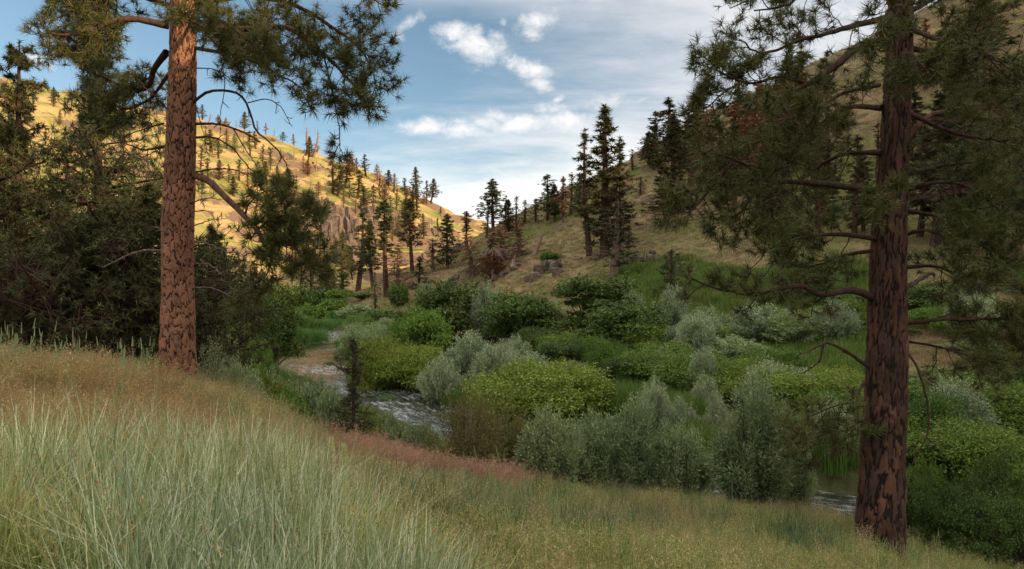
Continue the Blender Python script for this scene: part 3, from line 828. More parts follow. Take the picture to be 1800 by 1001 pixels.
SV = {
 'silver': ([shrub_shoots(21, 3.0, 2.7, 170, 48, (.15, .045), mat='lf_silver'), shrub_shoots(22, 3.4, 2.4, 170, 48, (.15, .045), mat='lf_silver'), shrub_shoots(23, 2.4, 3.0, 130, 50, (.15, .045), mat='lf_silver')], (3.0, 2.7)),
 'willow': ([shrub_shoots(24, 2.2, 2.2, 190, 75, (.10, .028), start=.28, mat='lf_willow', stemr=.010), shrub_shoots(25, 2.5, 2.3, 200, 75, (.10, .028), start=.33, mat='lf_willow', stemr=.011), shrub_shoots(26, 2.0, 2.6, 170, 80, (.10, .028), start=.36, mat='lf_willow', stemr=.012)], (2.2, 2.3)),
 'twiggy': ([shrub_shoots(27, 2.3, 2.0, 230, 40, (.050, .028), start=.25, mat='lf_olive', smat='stem_red', stemr=.008, spread=.08), shrub_shoots(28, 2.0, 2.2, 120, 26, (.055, .03), start=.4, mat='lf_olive', smat='stem_grey', stemr=.008, spread=.06)], (2.3, 2.1)),
 'mound': ([shrub_mound(31, 5, 3, 20000, (.115, .07), 46), shrub_mound(32, 5.5, 2.7, 20000, (.115, .07), 52), shrub_mound(33, 4.5, 3.2, 19000, (.115, .07), 40)], (5, 3)),
 'alder': ([shrub_mound(34, 5, 5.2, 13000, (.20, .12), 30, 'lf_dark', .30), shrub_mound(35, 5.6, 4.6, 13000, (.20, .12), 34, 'lf_dark', .26), shrub_mound(36, 4.6, 5.6, 12000, (.20, .12), 26, 'lf_dark', .32)], (5, 5.2)),
 'near': ([shrub_mound(37, 2.4, 1.6, 12000, (.055, .034), 46, 'lf_dark', .2, inner=.35), shrub_mound(38, 2.2, 1.5, 12000, (.055, .034), 40, 'lf_green', .2, inner=.35)], (2.4, 1.55)),
 'bank': ([shrub_mound(39, 2.2, 1.4, 9000, (.075, .045), 36, 'lf_green', .2), shrub_mound(40, 2.6, 1.3, 9000, (.075, .045), 40, 'lf_yg', .18)], (2.3, 1.35)),
 'far': ([shrub_mound(41, 5, 3.2, 3500, (.34, .22), 22, 'lf_dark', .3), shrub_mound(42, 5, 3, 3500, (.34, .22), 24, 'lf_green', .3)], (5, 3.1)),
 'bare': ([shrub_shoots(43, 5, 4.2, 320, 9, (.10, .04), start=.5, mat='pine_brown', smat='stem_grey', stemr=.022, jit=.09), shrub_shoots(44, 4, 3.4, 260, 7, (.10, .04), start=.5, mat='lf_olive', smat='stem_grey', stemr=.02, jit=.09)], (4.5, 3.8)),
}
SEDGE = [sedge_mound(51, 3.2, 1.1), sedge_mound(52, 2.6, 1.2, 2200)]
_sc = {}
NAMES = {'silver': ('silver_willow', 'willow shrub'), 'willow': ('willow_shrub', 'willow shrub'), 'twiggy': ('twiggy_shrub', 'shrub'), 'mound': ('leafy_shrub', 'shrub'),
         'alder': ('alder_tree', 'small tree'), 'near': ('leafy_shrub', 'shrub'), 'bank': ('leafy_shrub', 'shrub'), 'far': ('riverside_shrub', 'shrub'), 'bare': ('bare_shrub', 'bare shrub')}
def shrub(kind, px, Y, top, wpx, label, group, mat=None, var=None, sink=.1):
    """a shrub standing at depth Y whose top reaches the photograph's row `top` and which spans wpx pixels"""
    vs, (w0, h0) = SV[kind]; c = _sc.get(kind, 0); _sc[kind] = c+1
    st, lf = vs[(c if var is None else var) % len(vs)]
    pos = on(px, Y)
    if kind in ('mound', 'silver', 'alder', 'willow'): wpx *= 1.16; top -= 5
    h = max(.5, (CY-top)/F*Y-pos[2]); wd = wpx/F*Y
    nm, cat = NAMES[kind]
    e = empty(nm, (pos[0], pos[1], pos[2]-sink), label, cat, group, rng.uniform(0, 6.28), (wd/w0, wd/w0, (h+sink)/h0))
    link('stems', st, e); f = link('foliage', lf, e)
    if mat: f.material_slots[0].link = 'OBJECT'; f.material_slots[0].material = M[mat]
    return e
def sedge(px, Y, wpx, hpx, label, group, mat=None):
    c = _sc.get('sedge', 0); _sc['sedge'] = c+1
    pos = on(px, Y); w0, h0 = ((3.6, 1.1), (3.0, 1.2))[c % 2]
    o = link('sedge_clump', SEDGE[c % 2], None, tuple(pos-np.array([0, 0, .08])))
    o.scale = (wpx/F*Y/w0, wpx/F*Y/w0, hpx/F*Y/h0); o.rotation_euler[2] = rng.uniform(0, 6.28)
    if mat: o.material_slots[0].link = 'OBJECT'; o.material_slots[0].material = M[mat]
    tag(o, label, 'sedge clump', group)
    return o
# ------------------------------------------------------------------ the two big ponderosas
def bark_trunk(ctrl, Y, nth=132, nz=760, pw=.092, ph=.24, seed=3, crack_w=.27, depth=.018, origin=None, flare=.14, ridge=0.0):
    """ctrl: (px, py, width px) down the trunk; returns a mesh with plates standing proud of real fissures"""
    r_ = np.random.default_rng(seed)
    c = np.array(ctrl, float)
    cz = (CY-c[:, 1])/F*Y; cxw = (c[:, 0]-CX)/F*Y; cr = c[:, 2]/F*Y/2*.90
    o = np.argsort(cz); cz, cxw, cr = cz[o], cxw[o], cr[o]
    z0, z1 = cz[0], cz[-1]
    # more rows where the camera sees them
    zv = np.concatenate([np.linspace(z0, 6.0, nz), np.linspace(6.05, z1, 60)])
    th = np.arange(nth)/nth*2*math.pi
    Rm = cr.mean()
    R = np.interp(zv, cz, cr); X0 = np.interp(zv, cz, cxw)
    R = R*(1+flare*np.exp(-(zv-z0-.25)/.35).clip(0, 1.4))
    TH, Z = np.meshgrid(th, zv)
    su, sv_ = TH*Rm/pw, Z/ph
    nu = max(6, int(round(2*math.pi*Rm/pw))); su = TH/(2*math.pi)*nu
    su = su + .8*fbm(np.cos(TH)*3, Z*2.4+np.sin(TH)*3, 5, 3) + .45*fbm(np.cos(TH)*9, Z*7+np.sin(TH)*9, 6, 2)
    sv_ = sv_ + .7*fbm(np.cos(TH)*7, Z*4+np.sin(TH)*7, 16, 3); 
    iu = np.floor(su).astype(int); F1 = np.full(su.shape, 9.); F2 = np.full(su.shape, 9.); ID = np.zeros(su.shape)
    for du in (-1, 0, 1):
        for dv in (-1, 0, 1):
            cu = iu+du; off = .5*(np.mod(cu, nu) % 2)
            iv = np.floor(sv_-off).astype(int)+dv
            cm = np.mod(cu, nu)
            jx = _hash2(cm, iv, seed); jy = _hash2(cm, iv, seed+9)
            d = np.hypot(cu+.12+.76*jx-su, (iv+off+.1+.8*jy-sv_))
            idv = _hash2(cm, iv, seed+21)
            new = d < F1
            F2 = np.where(new, F1, np.minimum(F2, d)); ID = np.where(new, idv, ID); F1 = np.where(new, d, F1)
    e = F2-F1
    vert = fbm(np.cos(TH)*Rm*14, Z*2.2+np.sin(TH)*Rm*14, 31, 3)
    e = e*(.90+.25*ID) + .07*vert
    crack = sstep(.015, crack_w, e)
    scal = fbm(su*2.3, Z*9, 41, 3)
    disp = depth*(crack*(.6+.8*ID)-.7) + depth*.5*scal + ridge*fbm(np.cos(TH)*5, Z*.9+np.sin(TH)*5, 77, 3)
    disp += .02*fbm(np.cos(TH)*1.5, Z*.7+np.sin(TH)*1.5, 51, 2)
    RR = R[:, None]+disp
    x = X0[:, None]+np.cos(TH)*RR; y = Y+np.sin(TH)*RR
    v = np.stack([x, y, Z], -1)
    i = np.arange(len(zv)-1)[:, None]*nth; j = np.arange(nth)[None]; k = (j+1) % nth
    q = np.stack([i+j, i+k, i+nth+k, i+nth+j], -1).reshape(-1, 4)
    mb = MB(); mb.add(v.reshape(-1, 3)-origin, q)
    mb.at = {'crack': crack.ravel(), 'plate': (ID*.8+.2*scal+.1).ravel()}
    return mb

def grow(wood, ndl, pts, t0=.25, n=20, L=.75, sub=6, droop=.35, tl=.195, tn=30, tw=.0058, bare=False, dens=.80):
    """side twigs, twiglets and needle bursts along a limb"""
    pts = np.asarray(pts); m = len(pts)-1
    A, B, RA, RB, TP, TD = [], [], [], [], [], []
    for i in range(int(n*dens)):
        t = t0+(1-t0)*(i+rng.random())/max(1, int(n*dens)); j = min(int(t*m), m-1)
        p = pts[j]+(pts[j+1]-pts[j])*(t*m-j); tan = unit(pts[j+1]-pts[j])
        r = rng.normal(size=3); r -= tan*np.dot(r, tan); r = unit(r)
        d = unit(tan*.55+r*.95+np.array([0, 0, .05]))
        l = L*rng.uniform(.45, 1.15)*(1-.35*t)
        s = np.linspace(0, 1, 6)[:, None]
        kink = rng.normal(0, .07*l, (6, 3))*s
        q = p+d*l*s+np.array([0, 0, -1.])*(droop*l*(s**1.3)-droop*.75*l*s**3.2)+kink
        A.append(q[:-1]); B.append(q[1:]); rr = np.linspace(.011, .0045, 6)*(1+.4*(l/L-.7)); RA.append(rr[:-1]); RB.append(rr[1:])
        endd = unit(q[-1]-q[-2]+np.array([0, 0, .25*l/5]))
        TP.append(q[-1:]); TD.append(endd[None])
        for _ in range(sub):
            f = rng.uniform(.42, .99)*5; jj = min(int(f), 4)
            pp = q[jj]+(q[jj+1]-q[jj])*(f-jj); tt = unit(q[jj+1]-q[jj])
            dd = unit(tt*.7+rng.normal(0, .6, 3)+np.array([0, 0, .18]))
            ll = rng.uniform(.10, .34)*L/.75
            mid = pp+dd*ll*.55+np.array([0, 0, -.06*ll]); e = mid+unit(dd+np.array([0, 0, .45]))*ll*.5
            A.append(np.array([pp, mid])); B.append(np.array([mid, e])); RA.append([.0055, .0042]); RB.append([.0042, .0034])
            TP.append(e[None]); TD.append(unit(e-mid)[None])
    if A:
        prisms(wood, np.concatenate(A), np.concatenate(B), np.concatenate(RA), np.concatenate(RB), 3)
        if not bare:
            tufts(ndl, np.concatenate(TP), np.concatenate(TD), tl, tw, tn)

def limb(tree, base, Y, ctrl, r0, r1, fol=None, mat='limb', name='branch', twiggy=0, nseg=22, knob=.14):
    pts = spline([P(a, b, Y+c) for a, b, c in ctrl], nseg)
    pts = pts+rng.normal(0, .010, pts.shape)*np.linspace(0, 1, nseg)[:, None]
    wood, nd = MB(), MB()
    r0 = r0*1.18; r1 = r1*1.1
    rad = r0+(r1-r0)*np.linspace(0, 1, nseg)**.8
    tube(wood, pts-base, rad*(1+knob*.5*rng.uniform(-1, 1, nseg)), 9, knob*.4)
    if twiggy:
        grow(wood, nd, pts-base, .2, twiggy, .22, 1, .1, bare=True)
    if fol: grow(wood, nd, pts-base, **fol)
    b = link(name, wood.mesh(name, M[mat], True), tree)
    if nd.n: link('needles', nd.mesh('needles', M['ndl']), b)
    return b

# -- left ponderosa
YL = 13.0
bl = P(313, 640, YL)
pl_ = empty('ponderosa_pine', tuple(bl), 'big ponderosa with orange plated bark rising beside the stream view, left of the valley', 'pine tree')
mb = bark_trunk([(312, 668, 62), (312, 620, 61), (313, 520, 57), (313, 400, 57), (316, 300, 54), (319, 200, 51), (322, 80, 48), (322, 0, 46), (325, -400, 36), (328, -900, 16), (330, -1200, 4)], YL, origin=bl, seed=4)
link('trunk', mb.mesh('plated_trunk', M['bark_l'], True), pl_)
HV = dict(t0=.16, n=30, L=.78, sub=7); MD = dict(t0=.3, n=20, L=.65, sub=7); LT = dict(t0=.45, n=10, L=.5, sub=5)
left_limbs = [
 ([(297,46,0),(240,34,-.3),(195,38,-.5),(155,52,-.8),(120,62,-1),(82,57,-1.1)], .062, .016, dict(t0=.3, n=24, L=.6, sub=7, droop=.6), 'limb'),
 ([(293,92,0),(272,120,.3),(262,150,.5),(235,160,.8),(190,140,1.0),(140,120,1.2)], .06, .012, HV, 'limb'),
 ([(297,130,0),(262,175,.5),(210,195,.8),(150,190,1.1)], .03, .008, MD, 'limb'),
 ([(300,10,0),(220,-10,.4),(150,5,.5),(105,35,.6)], .045, .01, HV, 'limb'),
 ([(302,-60,0),(220,-80,-.5),(150,-60,-.9),(100,-30,-1)], .045, .01, HV, 'limb'),
 ([(343,50,0),(430,52,-.3),(500,48,-.6),(545,75,-.8),(585,110,-.9),(622,150,-1),(655,185,-1.1)], .06, .012, dict(t0=.15, n=46, L=.75, sub=8), 'limb'),
 ([(570,102,-.85),(582,150,-.9),(592,200,-.9),(598,245,-.9),(597,268,-.9)], .014, .006, dict(t0=.2, n=8, L=.35, sub=4, droop=.6), 'limb'),
 ([(340,5,0),(430,-5,.3),(520,10,.5),(600,60,.6),(640,95,.6),(662,150,.6)], .055, .01, dict(t0=.15, n=46, L=.8, sub=8), 'limb'),
 ([(338,-30,0),(450,-70,.2),(550,-60,.1),(620,-25,0),(672,10,0)], .05, .01, dict(t0=.2, n=30, L=.6, sub=7), 'limb'),
 ([(345,85,0),(400,95,-.6),(450,110,-1),(505,140,-1.3),(545,165,-1.5)], .035, .008, dict(t0=.2, n=22, L=.6, sub=7), 'limb'),
 ([(343,20,0),(395,40,-.9),(440,75,-1.7),(470,100,-2.3)], .035, .008, MD, 'limb'),
 ([(343,40,0),(385,40,.9),(420,60,1.8),(450,80,2.6)], .035, .008, HV, 'limb'),
 ([(320,30,0),(330,25,-.8),(345,35,-1.6),(360,60,-2.2)], .035, .008, MD, 'limb'),
 ([(340,180,0),(365,162,-.2),(400,160,-.4),(425,170,-.5),(440,200,-.6),(452,232,-.6),(480,255,-.7),(500,280,-.7),(510,308,-.7),(521,312,-.7)], .026, .007, None, 'limb'),
 ([(436,181,-.5),(470,175,-.6),(495,190,-.6),(508,214,-.6),(513,222,-.6)], .010, .005, None, 'dead'),
 ([(345,218,0),(385,219,-.3),(425,232,-.5),(458,250,-.6)], .024, .012, None, 'limb'),
 ([(410,226,-.4),(430,260,-.4),(450,290,-.4),(461,309,-.4)], .011, .005, None, 'limb'),
 ([(345,242,0),(375,242,-.2),(410,262,-.3),(435,293,-.4),(458,311,-.5)], .020, .006, None, 'limb'),
 ([(342,303,0),(380,297,-.3),(415,300,-.5),(448,314,-.6)], .016, .006, None, 'limb'),
 ([(342,309,0),(366,318,-.2),(400,350,-.5),(430,380,-.7),(452,405,-.9),(465,428,-1.0),(478,455,-1.1)], .060, .030, dict(t0=.6, n=14, L=.6, sub=7), 'limb_l'),
 ([(462,425,-1.0),(500,425,-1.1),(530,447,-1.2),(552,475,-1.3)], .028, .008, dict(t0=.05, n=26, L=.62, sub=8, droop=.2), 'limb'),
 ([(452,404,-.9),(480,385,-1.1),(520,375,-1.2),(565,385,-1.3)], .022, .007, dict(t0=.05, n=26, L=.6, sub=8, droop=.1), 'limb'),
 ([(430,380,-.7),(440,355,-.8),(470,335,-1),(500,340,-1.2)], .018, .006, dict(t0=.2, n=16, L=.5, sub=7, droop=.1), 'limb'),
 ([(478,455,-1.1),(470,480,-1.2),(450,500,-1.2),(435,540,-1.2)], .016, .005, dict(t0=.2, n=12, L=.45, sub=5), 'limb'),
 ([(478,455,-1.1),(487,490,-1.2),(492,520,-1.2)], .012, .004, None, 'dead'),
 ([(338,357,0),(362,349,-.2),(396,352,-.4)], .012, .005, None, 'dead'),
 ([(340,372,0),(370,374,-.2),(386,412,-.3)], .010, .004, None, 'dead'),
 ([(338,398,0),(368,388,-.2),(398,384,-.3)], .011, .004, None, 'dead'),
 ([(342,424,0),(370,430,-.2),(400,445,-.3)], .012, .005, None, 'dead'),
 ([(342,463,0),(370,466,-.2),(389,483,-.3)], .011, .005, None, 'dead'),
 ([(342,506,0),(375,507,-.2),(414,526,-.3)], .013, .005, None, 'dead'),
 ([(285,441,0),(250,441,-.2),(215,453,-.3),(182,472,-.4)], .022, .009, None, 'dead'),
 ([(303,415,-.2),(290,408,-.35),(270,398,-.45)], .020, .007, None, 'dead'),
 ([(300,200,0),(275,172,-.3),(240,140,-.5)], .018, .006, None, 'limb'),
 ([(288,258,0),(250,263,-.2),(210,247,-.3)], .024, .008, None, 'limb'),
 ([(288,217,0),(250,228,.2),(208,246,.3)], .016, .006, None, 'limb'),
 ([(345,120,0),(375,122,-.2),(400,135,-.3),(425,153,-.3)], .010, .004, None, 'limb'),
 ([(388,100,-.5),(395,150,-.5),(388,200,-.5),(387,240,-.5)], .009, .004, None, 'limb'),
 ([(345,190,0),(352,215,-.1),(362,250,-.2),(368,283,-.2)], .008, .004, None, 'limb'),
]
for ctrl, r0, r1, fol, mt in left_limbs:
    limb(pl_, bl, YL, ctrl, r0, r1, fol, mt, twiggy=0 if fol else 5)
def crown_above(tree, base, x, y, z0, z1, n, Lmax, mat='limb'):
    for i in range(n):
        t = (i+.5)/n; z = z0+(z1-z0)*t; az = i*2.4+rng.normal(0, .3); L = Lmax*(1-t)**.6*rng.uniform(.7, 1.1)+.5
        d = np.array([math.cos(az), math.sin(az), 0])
        s = np.linspace(0, 1, 10)[:, None]
        pts = np.array([x, y, z])+d*L*s+np.array([0, 0, 1.])*(L*(.12*s-.25*s**2+.12*s**4))
        wood, nd = MB(), MB()
        tube(wood, pts-base, np.linspace(.05, .01, 10), 6)
        grow(wood, nd, pts-base, .2, 18, .7, 6, tn=16, tw=.010)
        b = link('branch', wood.mesh('branch', M[mat], True), tree); link('needles', nd.mesh('needles', M['ndl']), b)
crown_above(pl_, bl, -6.2, 13, 6.3, 17.5, 24, 3.6)

# -- right ponderosa
YR = 11.5
br = P(1547, 935, YR)
pr_ = empty('ponderosa_pine', tuple(br), 'dark furrowed ponderosa with crooked spreading limbs, by the water at right', 'pine tree')
mb = bark_trunk([(1545, 1020, 90), (1546, 930, 84), (1549, 850, 80), (1552, 780, 78), (1556, 700, 71), (1560, 560, 66), (1563, 400, 59), (1571, 280, 52), (1577, 180, 47), (1582, 60, 43), (1584, 0, 41), (1590, -400, 30), (1596, -900, 14), (1598, -1150, 4)],
                YR, origin=br, seed=8, pw=.088, ph=.60, crack_w=.42, depth=.026, ridge=.03)
link('trunk', mb.mesh('furrowed_trunk', M['bark_r'], True), pr_)
HR = dict(t0=.15, n=21, L=.72, sub=6)
right_limbs = [
 ([(1555,72,0),(1510,82,-.2),(1470,115,-.4),(1430,142,-.6),(1400,162,-.7),(1388,195,-.8),(1385,240,-.9)], .065, .018, dict(t0=.3, n=24, L=.7, sub=6), 'limb'),
 ([(1418,147,-.6),(1370,136,-.8),(1320,147,-.9),(1270,128,-1),(1235,98,-1.1)], .028, .008, dict(t0=.1, n=30, L=.6, sub=8), 'limb'),
 ([(1300,146,-.9),(1270,165,-1),(1240,190,-1.1),(1222,178,-1.1)], .014, .006, dict(t0=.1, n=14, L=.45, sub=7), 'limb'),
 ([(1565,30,0),(1500,46,-.3),(1450,60,-.5),(1400,72,-.6),(1340,95,-.7),(1300,70,-.8)], .05, .01, HR, 'limb'),
 ([(1565,-10,0),(1500,-30,-.2),(1430,-20,-.3),(1380,10,-.3),(1325,20,-.3)], .045, .01, HR, 'limb'),
 ([(1570,-70,0),(1500,-100,.5),(1420,-90,.8),(1350,-40,1)], .045, .01, HR, 'limb'),
 ([(1535,335,0),(1460,325,-.3),(1400,320,-.5),(1350,322,-.7),(1322,345,-.8),(1295,378,-.9),(1262,386,-1)], .052, .012, dict(t0=.3, n=30, L=.72, sub=6, droop=.6), 'limb'),
 ([(1352,322,-.7),(1338,298,-.8),(1310,289,-.9),(1275,275,-1),(1245,262,-1.1)], .034, .010, dict(t0=.1, n=24, L=.68, sub=6, droop=.6), 'limb'),
 ([(1288,285,-1),(1250,330,-1.1),(1215,370,-1.2),(1180,375,-1.3)], .022, .007, dict(t0=.05, n=20, L=.55, sub=6, droop=.6), 'limb'),
 ([(1533,522,0),(1500,511,-.2),(1470,514,-.3),(1440,518,-.4),(1408,502,-.5),(1370,508,-.6),(1320,519,-.7),(1270,510,-.8),(1215,490,-.9)], .062, .012, dict(t0=.25, n=32, L=.55, sub=5, droop=.75), 'limb'),
 ([(1550,268,0),(1480,272,.4),(1430,300,.7),(1385,345,.9)], .045, .01, HR, 'limb'),
 ([(1550,190,0),(1490,190,.5),(1430,225,.9),(1370,262,1.2)], .045, .01, HR, 'limb'),
 ([(1545,150,0),(1480,165,-1),(1420,200,-1.7),(1360,215,-2.2)], .035, .009, dict(t0=.25, n=22, L=.6, sub=7), 'limb'),
 ([(1540,420,0),(1470,412,-.6),(1400,420,-.9),(1335,445,-1.1)], .040, .009, dict(t0=.2, n=28, L=.62, sub=7), 'limb'),
 ([(1540,440,0),(1480,450,.6),(1420,470,1),(1360,460,1.3)], .035, .009, dict(t0=.2, n=26, L=.62, sub=7), 'limb'),
 ([(1560,345,0),(1556,335,-.5),(1545,342,-1),(1530,352,-1.4)], .03, .008, dict(t0=.3, n=12, L=.4, sub=7), 'limb'),
 ([(1530,648,0),(1492,621,-.2),(1455,603,-.3),(1440,608,-.4),(1400,627,-.5)], .030, .008, None, 'limb'),
 ([(1447,606,-.35),(1442,632,-.4),(1430,645,-.4),(1414,655,-.4)], .020, .006, None, 'limb'),
 ([(1520,672,0),(1509,692,-.1),(1507,735,-.2),(1494,765,-.3),(1470,780,-.4)], .030, .008, dict(t0=.4, n=12, L=.5, sub=5), 'limb'),
 ([(1522,705,0),(1475,712,-.3),(1420,735,-.6),(1385,750,-.7)], .018, .006, dict(t0=.2, n=24, L=.5, sub=5, droop=.6), 'limb'),
 ([(1522,735,0),(1480,760,.3),(1430,770,.5),(1400,800,.6)], .018, .006, dict(t0=.2, n=20, L=.5, sub=5, droop=.6), 'limb'),
 ([(1594,242,0),(1628,208,.1),(1660,195,.1),(1720,190,0),(1768,205,0)], .048, .014, dict(t0=.5, n=12, L=.55, sub=6), 'limb_l'),
 ([(1600,150,0),(1640,115,.3),(1700,60,.6),(1760,20,.8)], .055, .012, HR, 'limb'),
 ([(1592,308,0),(1660,291,.2),(1730,285,.3),(1812,294,.4)], .04, .014, dict(t0=.3, n=26, L=.65, sub=7), 'limb'),
 ([(1592,335,0),(1640,322,-.3),(1690,325,-.4),(1740,355,-.5),(1800,410,-.6)], .034, .010, dict(t0=.25, n=34, L=.68, sub=8), 'limb'),
 ([(1588,415,0),(1620,405,-.3),(1650,412,-.4),(1702,444,-.5),(1755,470,-.6)], .032, .011, dict(t0=.45, n=28, L=.65, sub=8), 'limb'),
 ([(1588,509,0),(1618,491,-.1),(1636,481,-.1),(1643,484,-.1)], .038, .022, None, 'dead'),
 ([(1588,570,0),(1650,562,-.3),(1720,562,-.5),(1780,563,-.6),(1835,595,-.7)], .032, .012, dict(t0=.25, n=40, L=.65, sub=8), 'limb'),
 ([(1588,612,0),(1610,642,-.2),(1625,685,-.3),(1634,735,-.3),(1625,775,-.3),(1600,820,-.3)], .020, .008, None, 'limb'),
 ([(1630,770,-.3),(1645,785,-.3),(1652,800,-.3)], .008, .004, None, 'limb'),
 ([(1588,660,0),(1620,664,-.1),(1642,680,-.2),(1652,697,-.2)], .012, .005, None, 'dead'),
 ([(1600,85,0),(1680,100,.2),(1760,128,.3),(1835,138,.3)], .045, .012, HR, 'limb'),
 ([(1600,20,0),(1680,-20,-.3),(1760,-35,-.4)], .045, .012, HR, 'limb'),
 ([(1598,200,0),(1690,238,-.5),(1790,248,-.9)], .04, .010, HR, 'limb'),
 ([(1598,50,0),(1650,70,-1),(1710,80,-1.8),(1760,110,-2.3)], .04, .010, dict(t0=.25, n=24, L=.65, sub=7), 'limb'),
 ([(1592,370,0),(1650,380,.5),(1720,385,1),(1800,360,1.4)], .034, .010, HR, 'limb'),
 ([(1592,470,0),(1650,470,.6),(1720,500,1),(1800,500,1.4)], .034, .010, HR, 'limb'),
 ([(1592,600,0),(1650,610,.6),(1720,630,.9),(1790,650,1.1)], .022, .008, MD, 'limb'),
 ([(1590,20,0),(1580,10,-1),(1560,20,-1.8),(1540,60,-2.3)], .04, .010, dict(t0=.3, n=22, L=.6, sub=7), 'limb'),
 ([(1585,100,0),(1590,95,-.8),(1610,100,-1.6),(1630,130,-2.1)], .04, .010, dict(t0=.3, n=20, L=.6, sub=7), 'limb'),
]
for ctrl, r0, r1, fol, mt in right_limbs:
    if fol: fol = dict(fol, dens=.64)
    limb(pr_, br, YR, ctrl, r0, r1, fol, mt, twiggy=0 if fol else 4)
crown_above(pr_, br, 6.6, 11.5, 5.6, 15.5, 24, 3.6)

# ------------------------------------------------------------------ dark conifers behind the big left pine and beside the right one
def conifer(seed, px, Y, top, R, label, mats=('limb', 'ndl_dark'), shape='ragged', nb=150, k=26, tl=.26, tw=.013, tn=18, base=.1, cat='pine tree', name='pine_tree', **kw):
    pos = on(px, Y); H = (CY-top)/F*Y-pos[2]
    t, c = pine_meshes(seed, H=H, R=R, base=base, nb=nb, shape=shape, tl=tl, tw=tw, tn=tn, k=k, **kw)
    e = empty(name, tuple(pos), label, cat)
    a = link('trunk', t, e); b = link('crown', c, e)
    a.data.materials[0] = M[mats[0]]; b.data.materials[0] = M[mats[1]]
    return e
conifer(61, 183, 22, -40, 4.3, 'tall shadowy pine with its thin straight trunk showing, left behind the orange barked pine', nb=190, k=30, trunk_r=.20, base=.12)
conifer(62, 48, 20, 82, 2.6, 'slender feathery juniper reaching into the sky at the far left edge', ('limb', 'juniper'), 'ragged', 130, 30, .17, .014, 15, .06, 'juniper', 'juniper_tree')
conifer(63, 128, 17.5, 385, 3.3, 'broad low juniper with drooping sprays behind the tall seed stalks', ('limb', 'juniper'), 'round', 150, 44, .17, .015, 14, .0, 'juniper', 'juniper_tree')
conifer(64, 262, 18.5, 330, 2.9, 'dense dark juniper hidden partly by the orange barked trunk', ('limb', 'juniper'), 'round', 130, 44, .17, .015, 14, .0, 'juniper', 'juniper_tree')
conifer(65, -70, 19, 150, 3.6, 'bushy dark juniper cut by the left edge of the view', ('limb', 'juniper'), 'round', 120, 36, .18, .016, 13, .0, 'juniper', 'juniper_tree')
conifer(66, 372, 23, 400, 2.1, 'dark juniper just right of the orange barked trunk', ('limb', 'juniper'), 'round', 110, 38, .18, .016, 13, .0, 'juniper', 'juniper_tree')
conifer(67, 1925, 15, -200, 5.0, 'pine reaching in from beyond the right edge with dense low boughs', nb=105, trunk_r=.25, base=.3, k=11)
conifer(68, 8, 30, 210, 3.8, 'dim pine deep behind the junipers at the left edge', nb=110, k=14, tl=.3, tw=.018, tn=14)
conifer(69, 292, 32, 120, 3.6, 'dim pine rising behind the orange barked trunk', nb=90, k=13, tl=.3, tw=.018, tn=14, gap=.2)
conifer(70, 622, 15.2, 597, .85, 'small scraggly young pine standing alone above the stream bank', ('limb', 'ndl_dark'), 'ragged', 52, 10, .14, .006, 15, .26, trunk_r=.03)

# ------------------------------------------------------------------ shaded right slope: pines
GR = 'pines on the shaded right slope'
def rp(kind, px, py, top, label, mat=None, w=None, ymin=30, trunk=None, group=GR):
    p = at(px, py, ymin)
    return pine(kind, p, (py-top)/F*p[1], label, group, mat, None if w is None else w/F*p[1], trunk=trunk)
rp('narrow', 1062, 455, 190, 'tallest green pine at mid slope, its pointed top above the hill against white cloud', w=80)
rp('narrow', 1037, 450, 230, 'slim pine touching the left side of the tallest mid slope pine', w=52)
rp('ragged', 1088, 448, 244, 'bushy pine against the right side of the tallest mid slope pine', 'pine_mix', w=70)
rp('thin', 1077, 487, 322, 'thin grey brown half dead pine in front of the tallest mid slope pine', 'pine_mix', w=95, trunk='snag')
rp('lowbare', 868, 425, 317, 'dark green pine at the dip where the two hills meet the sky', w=62)
rp('ragged', 888, 418, 346, 'smaller pine just right of the dark one where the hills meet', 'pine_mix', w=36)
rp('thin', 908, 400, 346, 'sparse pine on the low skyline right of the dip', w=30)
rp('thin', 922, 395, 352, 'small sparse pine on the low skyline, next to a brown one', 'pine_mix', w=26)
rp('ragged', 963, 388, 308, 'dark leaning pine on the low skyline with a thick crown', w=46)
rp('ragged', 990, 392, 314, 'brownish pine right of the dark leaning skyline pine', 'pine_brown', w=40)
rp('thin', 1003, 378, 304, 'pale brown thin pine left of the slim mid slope pine', 'pine_brown', w=38)
rp('thin', 942, 392, 350, 'little brown pine between two dark skyline pines', 'pine_brown', w=26)
rp('cone', 1140, 292, 232, 'round topped brown green pine on the ridge beside a bright green bush', 'pine_mix', w=36)
rp('thin', 1112, 300, 264, 'tiny sparse pine on the ridge left of the bright green bush', w=24)
rp('narrow', 1183, 372, 203, 'open crowned dark pine on the upper slope left of the reddish trees', w=58)
rp('narrow', 1212, 330, 176, 'taller open crowned pine behind the reddish trees at the ridge', w=56)
rp('thin', 1232, 300, 185, 'sparse pine partly behind the tips of the big right pine', w=50)
rp('thin', 1251, 335, 190, 'reddish brown scorched pine left end of the scorched stand', 'pine_brown', w=96, trunk='snag')
rp('thin', 1290, 330, 175, 'reddish brown scorched pine second in the scorched stand', 'pine_brown', w=100)
rp('thin', 1335, 335, 150, 'reddish brown scorched pine third in the scorched stand', 'pine_brown', w=104)
rp('cone', 1395, 300, 120, 'dull green pine high on the slope behind the big pine limbs', 'pine_mix', w=70)
rp('ragged', 1455, 300, 95, 'dull green pine near the skyline left of the big right trunk', 'pine_mix', w=70)
rp('ragged', 1173, 395, 300, 'bushy brownish pine below the open crowned upper slope pine', 'pine_mix', w=74)
rp('ragged', 1375, 432, 285, 'pine with twin dark trunks showing under the big pine limbs', 'pine_mix', w=80)
